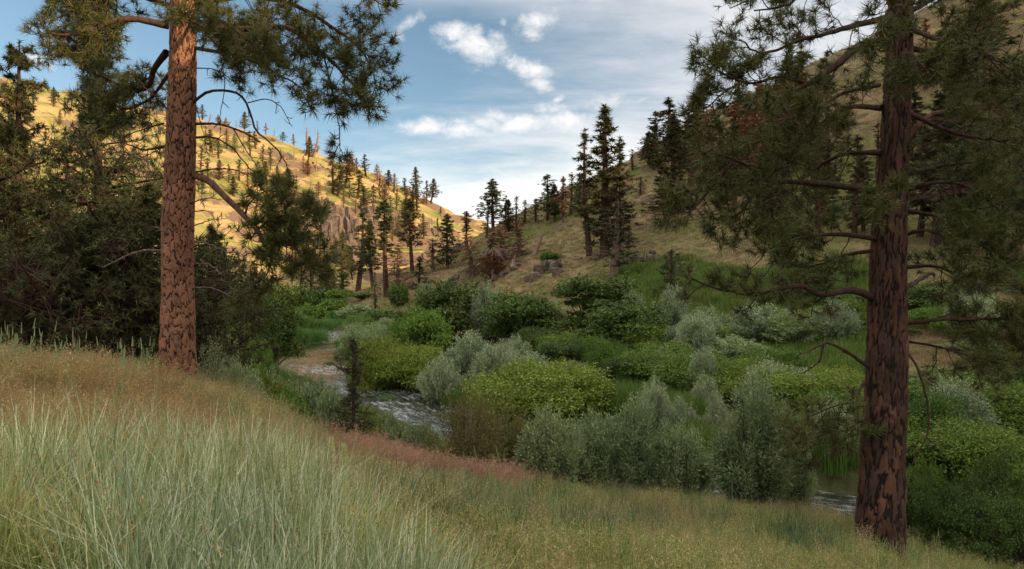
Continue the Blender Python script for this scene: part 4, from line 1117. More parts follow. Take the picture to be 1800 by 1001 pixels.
rp('ragged', 1352, 425, 290, 'pine with a single dark trunk left of the twin trunks', 'pine_mix', w=60)
rp('thin', 1125, 345, 312, 'small grey sapling alone on the open grass slope', 'pine_mix', w=20)
rp('young', 1180, 525, 440, 'small dark young pine at the edge of the bright green grass', w=60)
rp('thin', 1105, 432, 390, 'little bare brown sapling right of the half dead pine', 'pine_brown', w=26)
rp('ragged', 1150, 300, 238, 'dark pine on the ridge right of the bright green bush', w=40)
rp('cone', 1195, 300, 210, 'dense pine on the ridge between the open crowned pair', w=44)
rp('narrow', 1225, 285, 170, 'tall dark pine on the ridge at the tips of the big right pine', w=46)
rp('cone', 975, 392, 325, 'second dark pine in the low skyline clump', w=34)
rp('ragged', 1018, 380, 312, 'dark pine close left of the slim mid slope pine', w=38)
rp('cone', 895, 412, 352, 'dark pine between the dip pine and a sparse one', w=30)
rp('ragged', 855, 420, 352, 'small dark pine at the left foot of the dip pine', w=30)
rp('cone', 1640, 430, 170, 'dark pine on the slope just right of the big right trunk', 'pine_mix', w=110)
rp('ragged', 1715, 450, 150, 'dark pine on the slope behind the right hand limbs', 'pine_mix', w=120)
rp('cone', 1785, 470, 110, 'dark pine on the slope at the right edge of the view', 'pine_mix', w=130)
rp('thin', 1500, 420, 240, 'thin slope pine seen just left of the big right trunk', 'pine_mix', w=70)
rp('thin', 1440, 400, 250, 'brown slope pine among the big pine limbs', 'pine_brown', w=70)

# ------------------------------------------------------------------ valley pines where the hills close in
GV = 'pines in the narrow of the valley'
def vp(kind, px, py, top, label, mat=None, w=None, ymin=60, ymax=240, trunk=None):
    p = at(px, py, ymin, ymax)
    return pine(kind, p, (py-top)/F*p[1], label, GV, mat, None if w is None else w/F*p[1], trunk=trunk)
vp('lowbare', 680, 522, 355, 'thick dark pine with grey bare lower boughs at the foot of the slope', w=84)
vp('narrow', 629, 512, 368, 'slim dark fir against the gold hillside, left of the thick dark pine', w=44)
vp('lowbare', 725, 482, 352, 'tall pine with brown scorched lower boughs against the gold hillside', 'pine_mix', w=62)
vp('cone', 787, 473, 378, 'dark green pine standing clear on the slope before the dip', w=44)
vp('lowbare', 819, 440, 373, 'rusty half dead pine right of the clear standing dark pine', 'pine_brown', w=46)
vp('thin', 700, 515, 430, 'grey twiggy leafless tree right of the thick dark pine', 'pine_brown', w=50, trunk='snag')
vp('thin', 762, 478, 420, 'brown bare branched small tree below the gold rocks', 'pine_brown', w=44, trunk='snag')
vp('cone', 655, 500, 385, 'dark pine squeezed between the slim fir and the thick pine', w=50)
vp('ragged', 735, 535, 452, 'dull green small pine low on the slope above the sedges', 'pine_mix', w=50)
vp('narrow', 602, 520, 405, 'small fir catching gold light left of the slim dark fir', 'pine_pale', w=30)
vp('cone', 575, 520, 440, 'yellow green conifer glowing at the valley end', 'pine_pale', w=34)
vp('young', 660, 545, 480, 'grey green sapling above the far sedges', 'pine_mix', w=30)
vp('ragged', 548, 525, 430, 'dark fir in front of the glowing valley end', w=46)

# ------------------------------------------------------------------ trees of the sunlit hill
XT = []
for i in range(44):
    px = rng.uniform(1120, 1800); py = rng.uniform(max(60, 300-(px-1100)*.42), 440)
    if px < 1240 and py > 330: continue
    XT.append((px, py, rng.choice(list('ddmmb'))))
XT.sort()
ORD = ['first', 'second', 'third', 'fourth', 'fifth', 'sixth', 'seventh', 'eighth', 'ninth', 'tenth', 'eleventh', 'twelfth', 'thirteenth', 'fourteenth', 'fifteenth',
       'sixteenth', 'seventeenth', 'eighteenth', 'nineteenth', 'twentieth']
def ordn(i):
    return ORD[i] if i < 20 else {2: 'twenty', 3: 'thirty', 4: 'forty', 5: 'fifty', 6: 'sixty', 7: 'seventy'}[(i+1)//10]+('-'+ORD[(i+1) % 10-1] if (i+1) % 10 else '-and-last')
for i, (px, py, kd) in enumerate(XT):
    p = at(px, py, 60); h = rng.uniform(9, 17)*(.75+.25*(p[1] > 110))
    pine(['ragged', 'narrow', 'cone', 'thin', 'ragged'][i % 5], p, h, '%s pine of the stand high on the shaded slope, %s from the left' % ({'d': 'dark', 'm': 'dull half brown', 'b': 'reddish brown'}[kd], ordn(i)),
         'pines crowding the upper shaded slope', {'d': 'pine_far', 'm': 'pine_mix', 'b': 'pine_brown'}[kd], h*rng.uniform(.34, .55))
KD = {'g': ('green', 'hill_green'), 'y': ('pale green', 'hill_pale'), 'b': ('orange brown', 'hill_brown'), 'm': ('half brown', 'pine_mix'), 's': ('bare grey', None)}
ridge = [(356, 194, 168, 'g'), (366, 195, 175, 's'), (383, 196, 179, 'b'), (397, 197, 182, 'b'), (416, 199, 184, 's'), (430, 222, 190, 'y'), (452, 226, 203, 'g'), (467, 233, 212, 'b'),
         (482, 240, 226, 's'), (497, 244, 226, 'm'), (517, 253, 233, 'b'), (542, 272, 222, 's'), (550, 275, 226, 's'), (541, 290, 244, 'g'), (557, 270, 254, 'b'), (583, 290, 272, 'm'),
         (598, 295, 275, 'm'), (615, 308, 270, 'b'), (620, 300, 268, 's'), (627, 302, 279, 'g'), (643, 310, 273, 'g'), (663, 326, 290, 'b'), (672, 340, 318, 'b'), (683, 330, 300, 'g'),
         (692, 340, 306, 'b'), (712, 344, 314, 'g'), (732, 350, 295, 'g'), (750, 360, 318, 'g'), (757, 361, 319, 'g'), (745, 360, 342, 'b'), (803, 372, 366, 's'), (340, 200, 172, 'y'), (320, 190, 160, 'g')]
ridge.sort()
for i, (px, py, tp, kd) in enumerate(ridge):
    p = at(px, py, 300)
    # stand it on the skyline when it belongs there
    nm, mt = KD[kd]
    kind = 'snag' if kd == 's' else ['ragged', 'cone', 'thin', 'ragged', 'narrow', 'round'][(i*7) % 6]
    pine(kind, p, (py-tp)/F*p[1], '%s pine on the ridge of the sunlit hill, %s from the left' % (nm, ordn(i)), 'pines along the sunlit ridge', mt, (py-tp)*rng.uniform(.36, .72)/F*p[1])
slope = [(585, 340, 286, 'g'), (593, 345, 291, 'g'), (606, 330, 295, 'm'), (628, 350, 300, 'g'), (614, 349, 317, 'y'), (516, 290, 263, 's'), (533, 300, 275, 'b'), (541, 312, 285, 'b'), (555, 300, 280, 's'),
         (545, 335, 312, 's'), (604, 350, 330, 'b'), (668, 352, 315, 'm'), (676, 360, 325, 'b'), (697, 372, 335, 'y'), (688, 395, 345, 'y'), (712, 366, 340, 'm'), (727, 380, 325, 'm'), (733, 372, 332, 'g'),
         (774, 382, 366, 'b'), (713, 385, 350, 'y'), (640, 372, 335, 'y'), (604, 372, 348, 'y'), (625, 378, 352, 'b'), (656, 368, 330, 'm'), (505, 340, 300, 'y'), (487, 330, 292, 'y'),
         (470, 322, 285, 'y'), (452, 318, 282, 'y'), (462, 290, 255, 'g'), (476, 300, 262, 'y'), (493, 292, 268, 'b'), (440, 275, 232, 'y'), (450, 262, 232, 'm'), (428, 268, 232, 's'), (412, 270, 236, 'y'),
         (398, 262, 226, 'b'), (384, 280, 243, 'y'), (372, 268, 228, 'y'), (360, 258, 222, 'g'), (352, 300, 258, 'g'), (366, 320, 280, 'y'), (385, 318, 282, 'b'), (402, 322, 290, 'y'), (420, 318, 282, 'y'),
         (436, 330, 295, 'b'), (410, 345, 312, 'g'), (355, 345, 305, 'g'), (375, 350, 318, 'y'), (470, 352, 320, 'y'), (490, 362, 330, 'g'), (520, 330, 300, 's'), (560, 345, 320, 'b'), (575, 372, 350, 'b'),
         (550, 500, 455, 'y'), (563, 470, 430, 'b'), (590, 452, 420, 'b'), (608, 470, 430, 'y'), (620, 492, 455, 'y'), (586, 512, 475, 'y'), (538, 470, 430, 'y'), (530, 510, 470, 'g'), (572, 435, 405, 's'),
         (700, 420, 380, 'y'), (745, 420, 380, 'y'), (770, 415, 385, 'm'), (690, 425, 390, 'b'), (600, 420, 396, 's'), (760, 398, 380, 's')]
slope.sort()
for i, (px, py, tp, kd) in enumerate(slope):
    p = at(px, py, 255)
    nm, mt = KD[kd]
    kind = 'snag' if kd == 's' else ['ragged', 'cone', 'thin', 'ragged', 'narrow', 'round'][(i*7) % 6]
    pine(kind, p, (py-tp)/F*p[1], '%s pine on the face of the sunlit hill, %s from the left' % (nm, ordn(i)), 'pines on the sunlit hill face', mt, (py-tp)*rng.uniform(.36, .72)/F*p[1])
lf = []
for i in range(44):
    lf.append((rng.uniform(-40, 290), rng.uniform(165, 430), rng.choice(list('gyymb'))))
lf.sort()
for i, (px, py, kd) in enumerate(lf):
    p = at(px, py, 120); h = rng.uniform(7, 12)
    nm, mt = KD[kd]
    pine(['cone', 'ragged', 'round', 'narrow'][i % 4], p, h, '%s pine glimpsed on the gold hillside behind the dark trees, %s from the left' % (nm, ordn(i)), 'pines behind the dark left trees', mt)

# ------------------------------------------------------------------ basalt
def hull_rock(seed, dims=(1, 1, 1), n=16, flat=0.0):
    import bmesh
    r_ = np.random.default_rng(seed)
    p = unit(r_.normal(size=(n, 3)))*r_.uniform(.82, 1.0, (n, 1))
    p = np.sign(p)*np.abs(p)**(.55)                      # boxier
    p *= np.array(dims)*.5/.8
    p[:, 2] += dims[2]*.35
    bm = bmesh.new()
    for q in p: bm.verts.new(q)
    g = bmesh.ops.convex_hull(bm, input=bm.verts)
    bmesh.ops.delete(bm, geom=[v for v in bm.verts if not v.link_faces], context='VERTS')
    bmesh.ops.bevel(bm, geom=list(bm.edges), offset=.05*min(dims), segments=1, affect='EDGES')
    me = bpy.data.meshes.new('basalt_rock'); bm.to_mesh(me); bm.free()
    return me
mrk, k = newmat('basalt')
gi = k.node('ShaderNodeNewGeometry'); oi = k.node('ShaderNodeObjectInfo')
n_a = k.noise(gi.outputs['Position'], 1.1, 6, .7, .3); n_b = k.noise(gi.outputs['Position'], 6, 5, .7)
cb = k.mix(k.mapr(n_a, .4, .62), (.040, .032, .028), (.17, .13, .105)); cb = k.mix(k.mapr(n_b, .55, .75, 0, .6), cb, (.24, .20, .13))
cb = k.mix(k.mapr(oi.outputs['Random'], 0, 1, 0, .35), cb, (.22, .14, .09))
pp_ = k.node('ShaderNodeBsdfPrincipled'); k.put(pp_.inputs['Base Color'], cb); pp_.inputs['Roughness'].default_value = .9
bb_ = k.node('ShaderNodeBump'); bb_.inputs['Strength'].default_value = .8; bb_.inputs['Distance'].default_value = .15; k.put(bb_.inputs['Height'], k.math('ADD', n_a, n_b)); k.l.new(bb_.outputs[0], pp_.inputs['Normal'])
oo_ = k.node('ShaderNodeOutputMaterial'); k.l.new(pp_.outputs[0], oo_.inputs[0])
COLM = [hull_rock(100+i, (1.0, 1.0, 1.0), 18) for i in range(7)]
for me in COLM: me.materials.append(mrk)
def outcrop(name, line, n, w, h, label, group, ymin, rows=1, jit=0, dpx=0):
    """columns of basalt set side by side along a line on the slope"""
    L = np.array(line, float)
    p0 = at(L[:, 0].mean(), L[:, 1].mean(), ymin)
    e = empty(name, tuple(p0), label, 'rock outcrop', group)
    for r in range(rows):
        for i in range(n):
            t = (i+.5)/n*(len(L)-1); j = min(int(t), len(L)-2); q = L[j]+(L[j+1]-L[j])*(t-j)
            if len(L) > 2 or True:
                if rng.random() < .12 and n > 8: continue
            p = at(q[0]+rng.normal(0, dpx), q[1]+rng.normal(0, jit)+r*h*.55*F/p0[1], ymin)
            o = link('rock', COLM[rng.integers(0, 7)], e, tuple(p-p0-np.array([0, -.2*w, h*.25])))
            s = rng.uniform(.7, 1.25, 3)*np.array([w, w*1.3, h*1.15])
            o.scale = s; o.rotation_euler = (rng.normal(0, .08), rng.normal(0, .08), rng.uniform(0, 6.28))
    return e
GC = 'basalt bands of the sunlit hill'
outcrop('cliff_band', [(518, 366), (560, 366), (604, 382)], 22, 1.9, 5.0, 'upper band of basalt columns across the gold hillside, left half', GC, 262)
outcrop('cliff_band', [(632, 373), (668, 378)], 10, 2.0, 4.6, 'short dark basalt band right of the upper band', GC, 262)
outcrop('cliff_band', [(566, 398), (615, 402), (630, 425)], 18, 2.4, 9, 'tall red brown basalt face below the upper band', GC, 262, 2)
outcrop('cliff_band', [(592, 440), (622, 450)], 9, 2.8, 10, 'lowest grey basalt wall above the glowing valley end', GC, 255, 2)
outcrop('cliff_band', [(690, 392), (735, 402), (790, 420)], 16, 2.4, 4, 'broken basalt ledge slanting down the right part of the gold hillside', GC, 262)
outcrop('cliff_band', [(650, 398), (690, 412), (720, 425)], 12, 2.4, 4.6, 'lower broken ledge beneath the slanting one', GC, 262)
outcrop('cliff_band', [(384, 206), (402, 209)], 5, 1.9, 3.6, 'small square rock knob just under the skyline of the gold hill', GC, 300)
outcrop('cliff_band', [(548, 292), (600, 312)], 12, 1.4, 1.1, 'thin line of dark stones high on the gold hillside', GC, 300, jit=2)
outcrop('cliff_band', [(470, 262), (520, 285)], 8, 1.3, .9, 'few scattered stones near the gold ridge', GC, 300, jit=2)
outcrop('rock_outcrop', [(935, 492), (955, 478), (985, 476)], 10, 1.7, 1.7, 'dark angular basalt outcrop on the shaded slope below the burned log', 'basalt on the shaded slope', 60, 1, 6)
outcrop('rock_outcrop', [(1100, 468), (1125, 462), (1160, 458)], 9, .95, 1.1, 'low dark ledge of rock right of the half dead pine', 'basalt on the shaded slope', 60, 1, 1)
outcrop('rock_outcrop', [(868, 494), (900, 478), (912, 470)], 7, .9, .7, 'low stones beside the snapped red trunk', 'basalt on the shaded slope', 60, 1, 1)
outcrop('rock_outcrop', [(758, 515), (790, 496), (808, 490)], 8, .9, .8, 'pale broken ledge on the lower slope near the valley pines', 'basalt on the shaded slope', 60, 1, 1)
outcrop('rock_outcrop', [(797, 448), (812, 440), (830, 432)], 5, 1.6, 1.9, 'dark boulders beneath the rusty half dead pine', 'basalt on the shaded slope', 60, 1, 1)
outcrop('rock_outcrop', [(742, 462), (765, 448)], 4, 2.3, 2.6, 'large rounded dark boulder against the gold hillside', 'basalt on the shaded slope', 60, 1, 1)

# snapped trunk, fallen log, brush
p0 = at(862, 488, 60)
mb = MB(); hh = (488-446)/F*p0[1]; rr = 5/F*p0[1]
tube(mb, [(0, 0, -.3), (0.05*hh, 0, hh*.3), (.10*hh, 0, hh*.7), (.12*hh, 0, hh)], [rr*1.15, rr, rr*.95, rr*.9], 12, .12)
st_ = empty('snapped_trunk', tuple(p0), 'snapped red wood trunk of a fallen pine among dead brush', 'tree stump')
link('trunk', mb.mesh('snapped_trunk', M['redwood']), st_)
mb = MB(); n = 46
a = np.tile([.12*hh, 0, hh*.97], (n, 1))+rng.normal(0, rr*.5, (n, 3)); d = rand_unit(n); d[:, 2] = d[:, 2]*.5-.05
b_ = a+d*hh*rng.uniform(.35, .95, (n, 1)); m_ = a*.5+b_*.5; m_[:, 2] += .12*hh; b_[:, 2] -= .15*hh
prisms(mb, a, m_, .06, .045, 4); prisms(mb, m_, b_, .045, .015, 4)
link('splintered_limbs', mb.mesh('splintered_limbs', M['snag']), st_)
p0 = at(945, 446, 60); p1 = at(985, 440, 60)
mb = MB(); a = P(915, 452, p0[1]+1)-p0; b_ = P(986, 439, p0[1]-.4)-p0
tube(mb, spline([a, (a+b_)/2+np.array([0, 0, .15]), b_], 12), [.42]*4+[.38]*4+[.33]*4, 10, .12)
prisms(mb, [(a+b_)/2+(b_-a)*.3], [(a+b_)/2+(b_-a)*.32+np.array([.3, -.4, -.9])], .16, .1, 6)
tag(link('fallen_log', mb.mesh('fallen_log', M['char'], True), None, tuple(p0)), 'black charred log lying across the shaded slope', 'log')
# ------------------------------------------------------------------ shrubs of the valley floor and banks
GB = {'s': 'silver shrubs of the valley floor', 'm': 'yellow green mounded shrubs', 'a': 'dark leafy small trees', 'w': 'grey green willows along the meadow edge', 'b': 'low shrubs on the near bank', 'r': 'low shrubs beside the right pine', 'f': 'far riverside shrubs', 'd': 'dead brush on the slope'}
def sh(kind, px, Y, top, w, label, g, mat=None, var=None):
    return shrub(kind, px, Y, top, w, label, GB[g], mat, var)
# back row at the foot of the right slope
sh('alder', 795, 66, 497, 120, 'dark leafy small tree leftmost in the back row', 'a')
sh('silver', 858, 64, 500, 74, 'silver shrub between two dark trees of the back row', 's')
sh('alder', 925, 60, 499, 116, 'dark leafy small tree in the back row below the rock outcrop', 'a')
sh('alder', 1042, 56, 484, 150, 'largest dark leafy tree of the back row, below the half dead pine', 'a')
sh('alder', 1105, 50, 532, 130, 'dark leafy tree in front and right of the largest one', 'a')
sh('silver', 968, 60, 522, 60, 'dull silver shrub wedged left of the largest dark tree', 's', 'lf_willow')
sh('alder', 755, 58, 527, 70, 'small bright green tree with a leaning stem, left of the back row', 'a', 'lf_green')
sh('mound', 722, 60, 556, 70, 'small bright green bush beside the leaning small tree', 'm', 'lf_green')
sh('silver', 1183, 54, 512, 70, 'silver shrub with a pale upright top by the green grass slope', 's')
sh('silver', 1110, 58, 515, 60, 'pale silver shrub tip above the right dark tree', 's')
sh('silver', 1240, 50, 535, 90, 'dull silver shrub under the drooping pine boughs', 's', 'lf_willow')
sh('silver', 1330, 47, 540, 130, 'broad silver shrub under the long right pine limb', 's')
sh('silver', 1400, 45, 560, 110, 'broad dim silver shrub right of the one under the limb', 's', 'lf_willow')
sh('silver', 1290, 44, 590, 110, 'low dim silver shrub in front of the broad silver ones', 's', 'lf_willow')
sh('mound', 1180, 48, 575, 90, 'dark low bush behind the yellow green mounds', 'm', 'lf_dark')
sh('alder', 1480, 50, 520, 120, 'dark leafy tree just left of the right trunk', 'a')
sh('alder', 1650, 46, 500, 150, 'dark leafy tree right of the right trunk at the slope foot', 'a')
sh('alder', 1765, 44, 530, 150, 'dark leafy tree near the right edge at the slope foot', 'a')
sh('mound', 1560, 44, 590, 130, 'dark bush hidden mostly by the right trunk', 'm', 'lf_dark')
sh('silver', 1700, 38, 610, 120, 'dim silver shrub low on the right beyond the trunk', 's', 'lf_willow')
sh('silver', 1785, 36, 620, 110, 'dim silver shrub at the right edge beyond the mounds', 's', 'lf_willow')
sh('mound', 1000, 51, 588, 100, 'green bush closing the gap below the largest dark tree', 'm', 'lf_green')
sh('mound', 1075, 47, 596, 90, 'dark bush closing the gap beside the small dark dome', 'm', 'lf_dark')
sh('mound', 945, 53, 580, 90, 'dull green bush below the back row at centre', 'm', 'lf_dark')
sh('silver', 905, 50, 588, 60, 'small silver shrub between the back row and the feathery centre one', 's')
# middle ground
sh('mound', 672, 47, 596, 104, 'yellow green bush on the right bank opposite the gold water', 'm')
sh('mound', 728, 46, 598, 110, 'yellow green bush right of the bank bush', 'm')
sh('mound', 634, 50, 612, 56, 'rounded green bush right at the gold water edge', 'm', 'lf_green')
sh('silver', 822, 46, 594, 100, 'silver shrub at centre with feathery tips below the dark trees', 's')
sh('silver', 880, 44, 606, 90, 'silver shrub right of the feathery centre one', 's')
sh('silver', 775, 41, 618, 80, 'silver shrub leaning over the riverbank, lower than its neighbours', 's')
sh('silver', 940, 44, 628, 80, 'silver shrub top behind the big yellow green mound', 's')
sh('silver', 1010, 43, 640, 90, 'silver shrub right shoulder of the big yellow green mound', 's', 'lf_willow')
sh('mound', 950, 33, 640, 215, 'biggest rounded yellow green mound at the middle of the thicket', 'm')
sh('mound', 1155, 42, 597, 125, 'yellow green bush in front of the dark tree', 'm', 'lf_green')
sh('mound', 1085, 43, 632, 72, 'small dark green dome beside the grassy gap', 'm', 'lf_green')
sh('silver', 1165, 41, 606, 52, 'small silver shrub growing out of a yellow green bush', 's')
sh('mound', 1225, 38, 625, 150, 'yellow green bush right of the silver tipped one', 'm', 'lf_green')
sh('mound', 1290, 36, 632, 140, 'yellow green bush below the broad silver shrub', 'm')
sh('silver', 1236, 36, 622, 70, 'silver shrub between two yellow green bushes', 's')
sh('mound', 1420, 31, 652, 190, 'wide yellow green mound left of the right trunk', 'm', 'lf_yg')
sh('mound', 1480, 28, 690, 140, 'lower green mound against the left side of the right trunk', 'm', 'lf_green')
sh('silver', 1150, 29, 668, 66, 'slim silver shrub standing in the bright grass gap', 's')
sh('silver', 1195, 28, 692, 70, 'silver shrub right of the slim one in the grass gap', 's')
sh('silver', 1258, 27, 705, 60, 'small silver shrub right end of the grass gap', 's')
sh('silver', 1240, 32, 660, 60, 'grey silver shrub in front of the yellow green bushes', 's')
sh('mound', 1700, 31, 655, 240, 'broad bright green mound right of the right trunk', 'm', 'lf_green')
sh('mound', 1830, 30, 680, 200, 'bright green mound cut by the right edge', 'm', 'lf_green')
sh('mound', 1640, 24, 735, 170, 'green mound lower right of the right trunk', 'm', 'lf_green')
sh('mound', 1760, 22, 735, 220, 'large green mound in front at the right edge', 'm', 'lf_green')
sh('twiggy', 1345, 20, 640, 110, 'tall sparse twiggy shrub rising above the willows', 'w', 'lf_willow', 1)
sh('twiggy', 1310, 17.5, 735, 120, 'yellowish thin leaved shrub below the tall twiggy one', 'w', None, 1)
# meadow-edge willows and brown shrub
sh('twiggy', 818, 15.0, 660, 175, 'brown twiggy shrub with small leaves at the water edge', 'w', None, 0)
sh('twiggy', 890, 16.5, 690, 130, 'olive twiggy shrub right behind the brown twiggy one', 'w', None, 0)
sh('mound', 900, 17, 745, 110, 'low dark bush at the foot of the olive twiggy shrub', 'w', 'lf_green')
sh('willow', 965, 15.6, 712, 135, 'grey green willow leftmost in the meadow edge row', 'w')
sh('willow', 1045, 16.4, 722, 120, 'grey green willow second in the meadow edge row', 'w')
sh('willow', 1120, 16.2, 722, 130, 'grey green willow third in the meadow edge row, dark stems below', 'w')
sh('willow', 1195, 16.0, 738, 125, 'grey green willow fourth in the row, stems in front of the water', 'w')
sh('willow', 1325, 15.0, 700, 180, 'tall grey green willow, last in the row before the right pine', 'w', None, 2)
sh('willow', 1400, 15.8, 762, 80, 'small willow beside the last tall one', 'w')
# near bank left of the stream
sh('bank', 560, 23, 690, 90, 'low weedy bush between the meadow lip and the gold water', 'b', 'lf_willow')
sh('bank', 520, 24, 672, 90, 'low green bush at the near edge of the gold water', 'b', 'lf_green')
sh('bank', 625, 21, 716, 80, 'low green bush behind the small lone pine', 'b', 'lf_green')
sh('bank', 480, 27, 650, 90, 'low pale bush on the near bank by the dark pool', 'b', 'lf_willow')
sh('bank', 462, 17.5, 652, 120, 'yellow green flowering bush below the orange barked pine', 'b', 'lf_yg')
sh('bank', 425, 16.0, 640, 110, 'green bush at the meadow lip beside the orange barked pine', 'b', 'lf_willow')
sh('bank', 548, 17.0, 672, 110, 'dull green bush on the near bank under the gold water', 'b', 'lf_willow')
sh('bank', 500, 15.5, 680, 120, 'dark green bush at the meadow lip', 'b', 'lf_green')
sh('bank', 590, 15.8, 690, 100, 'green weedy bush left of the small lone pine', 'b', 'lf_willow')
sh('bank', 640, 15.6, 714, 90, 'leafy weeds right at the foot of the small lone pine', 'b', 'lf_green')
sh('bank', 690, 16.2, 728, 80, 'grey green weedy bush right of the small lone pine', 'b', 'lf_willow')
sh('bank', 735, 16.0, 740, 70, 'grey green bush before the brown twiggy shrub', 'b', 'lf_willow')
sh('bank', 380, 20, 600, 110, 'pale green bush immediately right of the orange barked trunk', 'b', 'lf_willow')
sh('mound', 395, 34, 566, 90, 'green bush on the left bank behind the orange barked trunk', 'b', 'lf_green')
sh('alder', 478, 58, 492, 96, 'dark dense tree-like bush over the left bank', 'f', 'lf_dark')
sh('alder', 425, 48, 500, 105, 'dark bush left of the dense one over the left bank', 'f', 'lf_dark')
sh('alder', 350, 45, 500, 120, 'dark bush deep behind the orange barked trunk', 'f', 'lf_dark')
sh('mound', 436, 44, 572, 64, 'fresh green bush at the left end of the pool', 'f', 'lf_green')
sh('mound', 440, 40, 600, 60, 'green bush on the bank left of the dark pool', 'f', 'lf_green')
for i, (px, Y, tp, w_, lb, mt) in enumerate([
    (520, 150, 508, 60, 'dark bush at the far bend left of the stream', 'lf_dark'), (560, 170, 508, 60, 'dark bush under the glowing valley end', 'lf_dark'), (600, 165, 510, 50, 'green bush under the glowing valley end', 'lf_green'),
    (640, 140, 515, 60, 'dull bush at the foot of the thick dark pine', 'lf_dark'), (590, 130, 530, 56, 'low green bush at the far bend', 'lf_green'), (545, 120, 535, 60, 'low green bush on the far left bank', 'lf_green'),
    (625, 112, 538, 60, 'grey green bush on the far right bank', 'lf_willow'), (668, 100, 545, 60, 'dull bush climbing the slope foot', 'lf_dark'), (640, 92, 562, 46, 'small bright bush above the riffle', 'lf_green'),
    (690, 84, 560, 60, 'grey green bush right of the riffle', 'lf_willow'), (712, 74, 545, 56, 'dark bush where the slope meets the thicket', 'lf_dark'), (500, 96, 545, 56, 'dark green bush behind the sedges', 'lf_dark'),
    (645, 66, 572, 110, 'silver green low brush above the bank bush', 'lf_willow'), (760, 76, 508, 60, 'dark slope bush left of the back row', 'lf_dark'), (700, 112, 500, 40, 'small dark slope bush under the grey twiggy tree', 'lf_dark'),
    (745, 92, 500, 40, 'small dull slope bush below the pale ledge', 'lf_willow')]):
    sh('far' if Y > 95 else 'mound', px, Y, tp, w_*(1 if Y > 95 else .8), lb, 'f', mt)
# dead brush by the snapped trunk; green clump by the log
for (px, py, tp, w_, kd, ln_, lb) in [(830, 488, 412, 66, 'thin', .25, 'tangled brown dead pine leftmost in the brush'), (850, 470, 402, 60, 'thin', -.2, 'brown dead pine behind the snapped trunk'),
        (885, 462, 396, 70, 'thin', .3, 'brown dead pine right behind the snapped trunk'), (912, 452, 388, 56, 'thin', .1, 'upright brown dead pine above the charred log'),
        (938, 450, 404, 50, 'snag', .35, 'bare dead pine leaning at the left end of the charred log'), (868, 492, 440, 60, 'thin', .5, 'low brown dead boughs beside the snapped trunk'), (900, 470, 430, 60, 'snag', .6, 'fallen bare crown between the snapped trunk and the log')]:
    p = at(px, py, 60)
    pine(kd, p, (py-tp)/F*p[1], lb, GB['d'], 'pine_brown' if kd != 'snag' else None, w_/F*p[1], 'dead_pine', ln_, 'snag' if kd != 'snag' else None)
p = at(1150, 296, 100); sh('far', 1150, p[1], 280, 26, 'bright green bush on the shaded ridge', 'f', 'lf_green')
p = at(975, 455, 60); sh('far', 968, p[1]-1, 443, 34, 'low green weeds under the charred log', 'f', 'lf_green')
# beside the right pine
sh('near', 1640, 13.2, 838, 150, 'dark glossy bush touching the foot of the right trunk', 'r')
sh('near', 1720, 12.4, 868, 170, 'dark glossy bush in the lower right corner, left one', 'r', 'lf_dark')
sh('near', 1810, 12.6, 862, 160, 'dark glossy bush in the lower right corner, right one', 'r', 'lf_dark')
sh('near', 1745, 14.5, 800, 150, 'dark bush behind the lower right corner bushes', 'r', 'lf_dark')
sh('near', 1620, 15.5, 800, 90, 'green bush behind the foot of the right trunk', 'r', 'lf_green')
sh('near', 1850, 15.5, 800, 170, 'green bush at the right edge behind the corner bushes', 'r', 'lf_green')
# filler growth of the thicket, each its own plant
fill = []
for i in range(46):
    fy = rng.uniform(24, 52); fx = rng.uniform(760, 1560) if i < 34 else rng.uniform(1600, 1900)
    p_ = on(fx, fy)
    if river_dist(np.array([p_[0]]), np.array([p_[1]]))[0] < 1.6: continue
    if 1050 < fx < 1300 and 26 < fy < 36: continue
    fill.append((fx, fy, rng.choice(['m', 'm', 's', 'a']), rng.random()))
fill.sort()
for i, (fx, fy, kd, r0) in enumerate(fill):
    p_ = on(fx, fy); h_ = rng.uniform(1.5, 2.6)*(1.25 if kd == 's' else 1)
    tp = CY-(p_[2]+h_)/fy*F; w_ = rng.uniform(2.6, 4.6)*F/fy*(.7 if kd == 's' else 1)
    nm = {'m': ('mound', 'low yellow green filler bush', 'lf_yg' if r0 < .4 else 'lf_green'), 's': ('silver', 'pale silvery filler bush', None), 'a': ('mound', 'low dark green filler bush', 'lf_dark')}[kd]
    shrub(nm[0], fx, fy, tp, w_, nm[1].replace('filler bush', 'bush low in the thicket')+', '+ordn(i)+' counted from the left', 'low bushes filling the thicket', nm[2])
# weeds round the foot of the left pine
sh('twiggy', 372, 12.6, 592, 70, 'wiry brown weed stalks right of the orange barked trunk foot', 'b', 'lf_willow', 1)
sh('twiggy', 410, 13.2, 618, 80, 'wiry weeds a step right of the orange barked trunk foot', 'b', 'lf_willow', 0)
sh('twiggy', 262, 12.4, 612, 50, 'wiry weeds left of the orange barked trunk foot', 'b', 'lf_willow', 1)
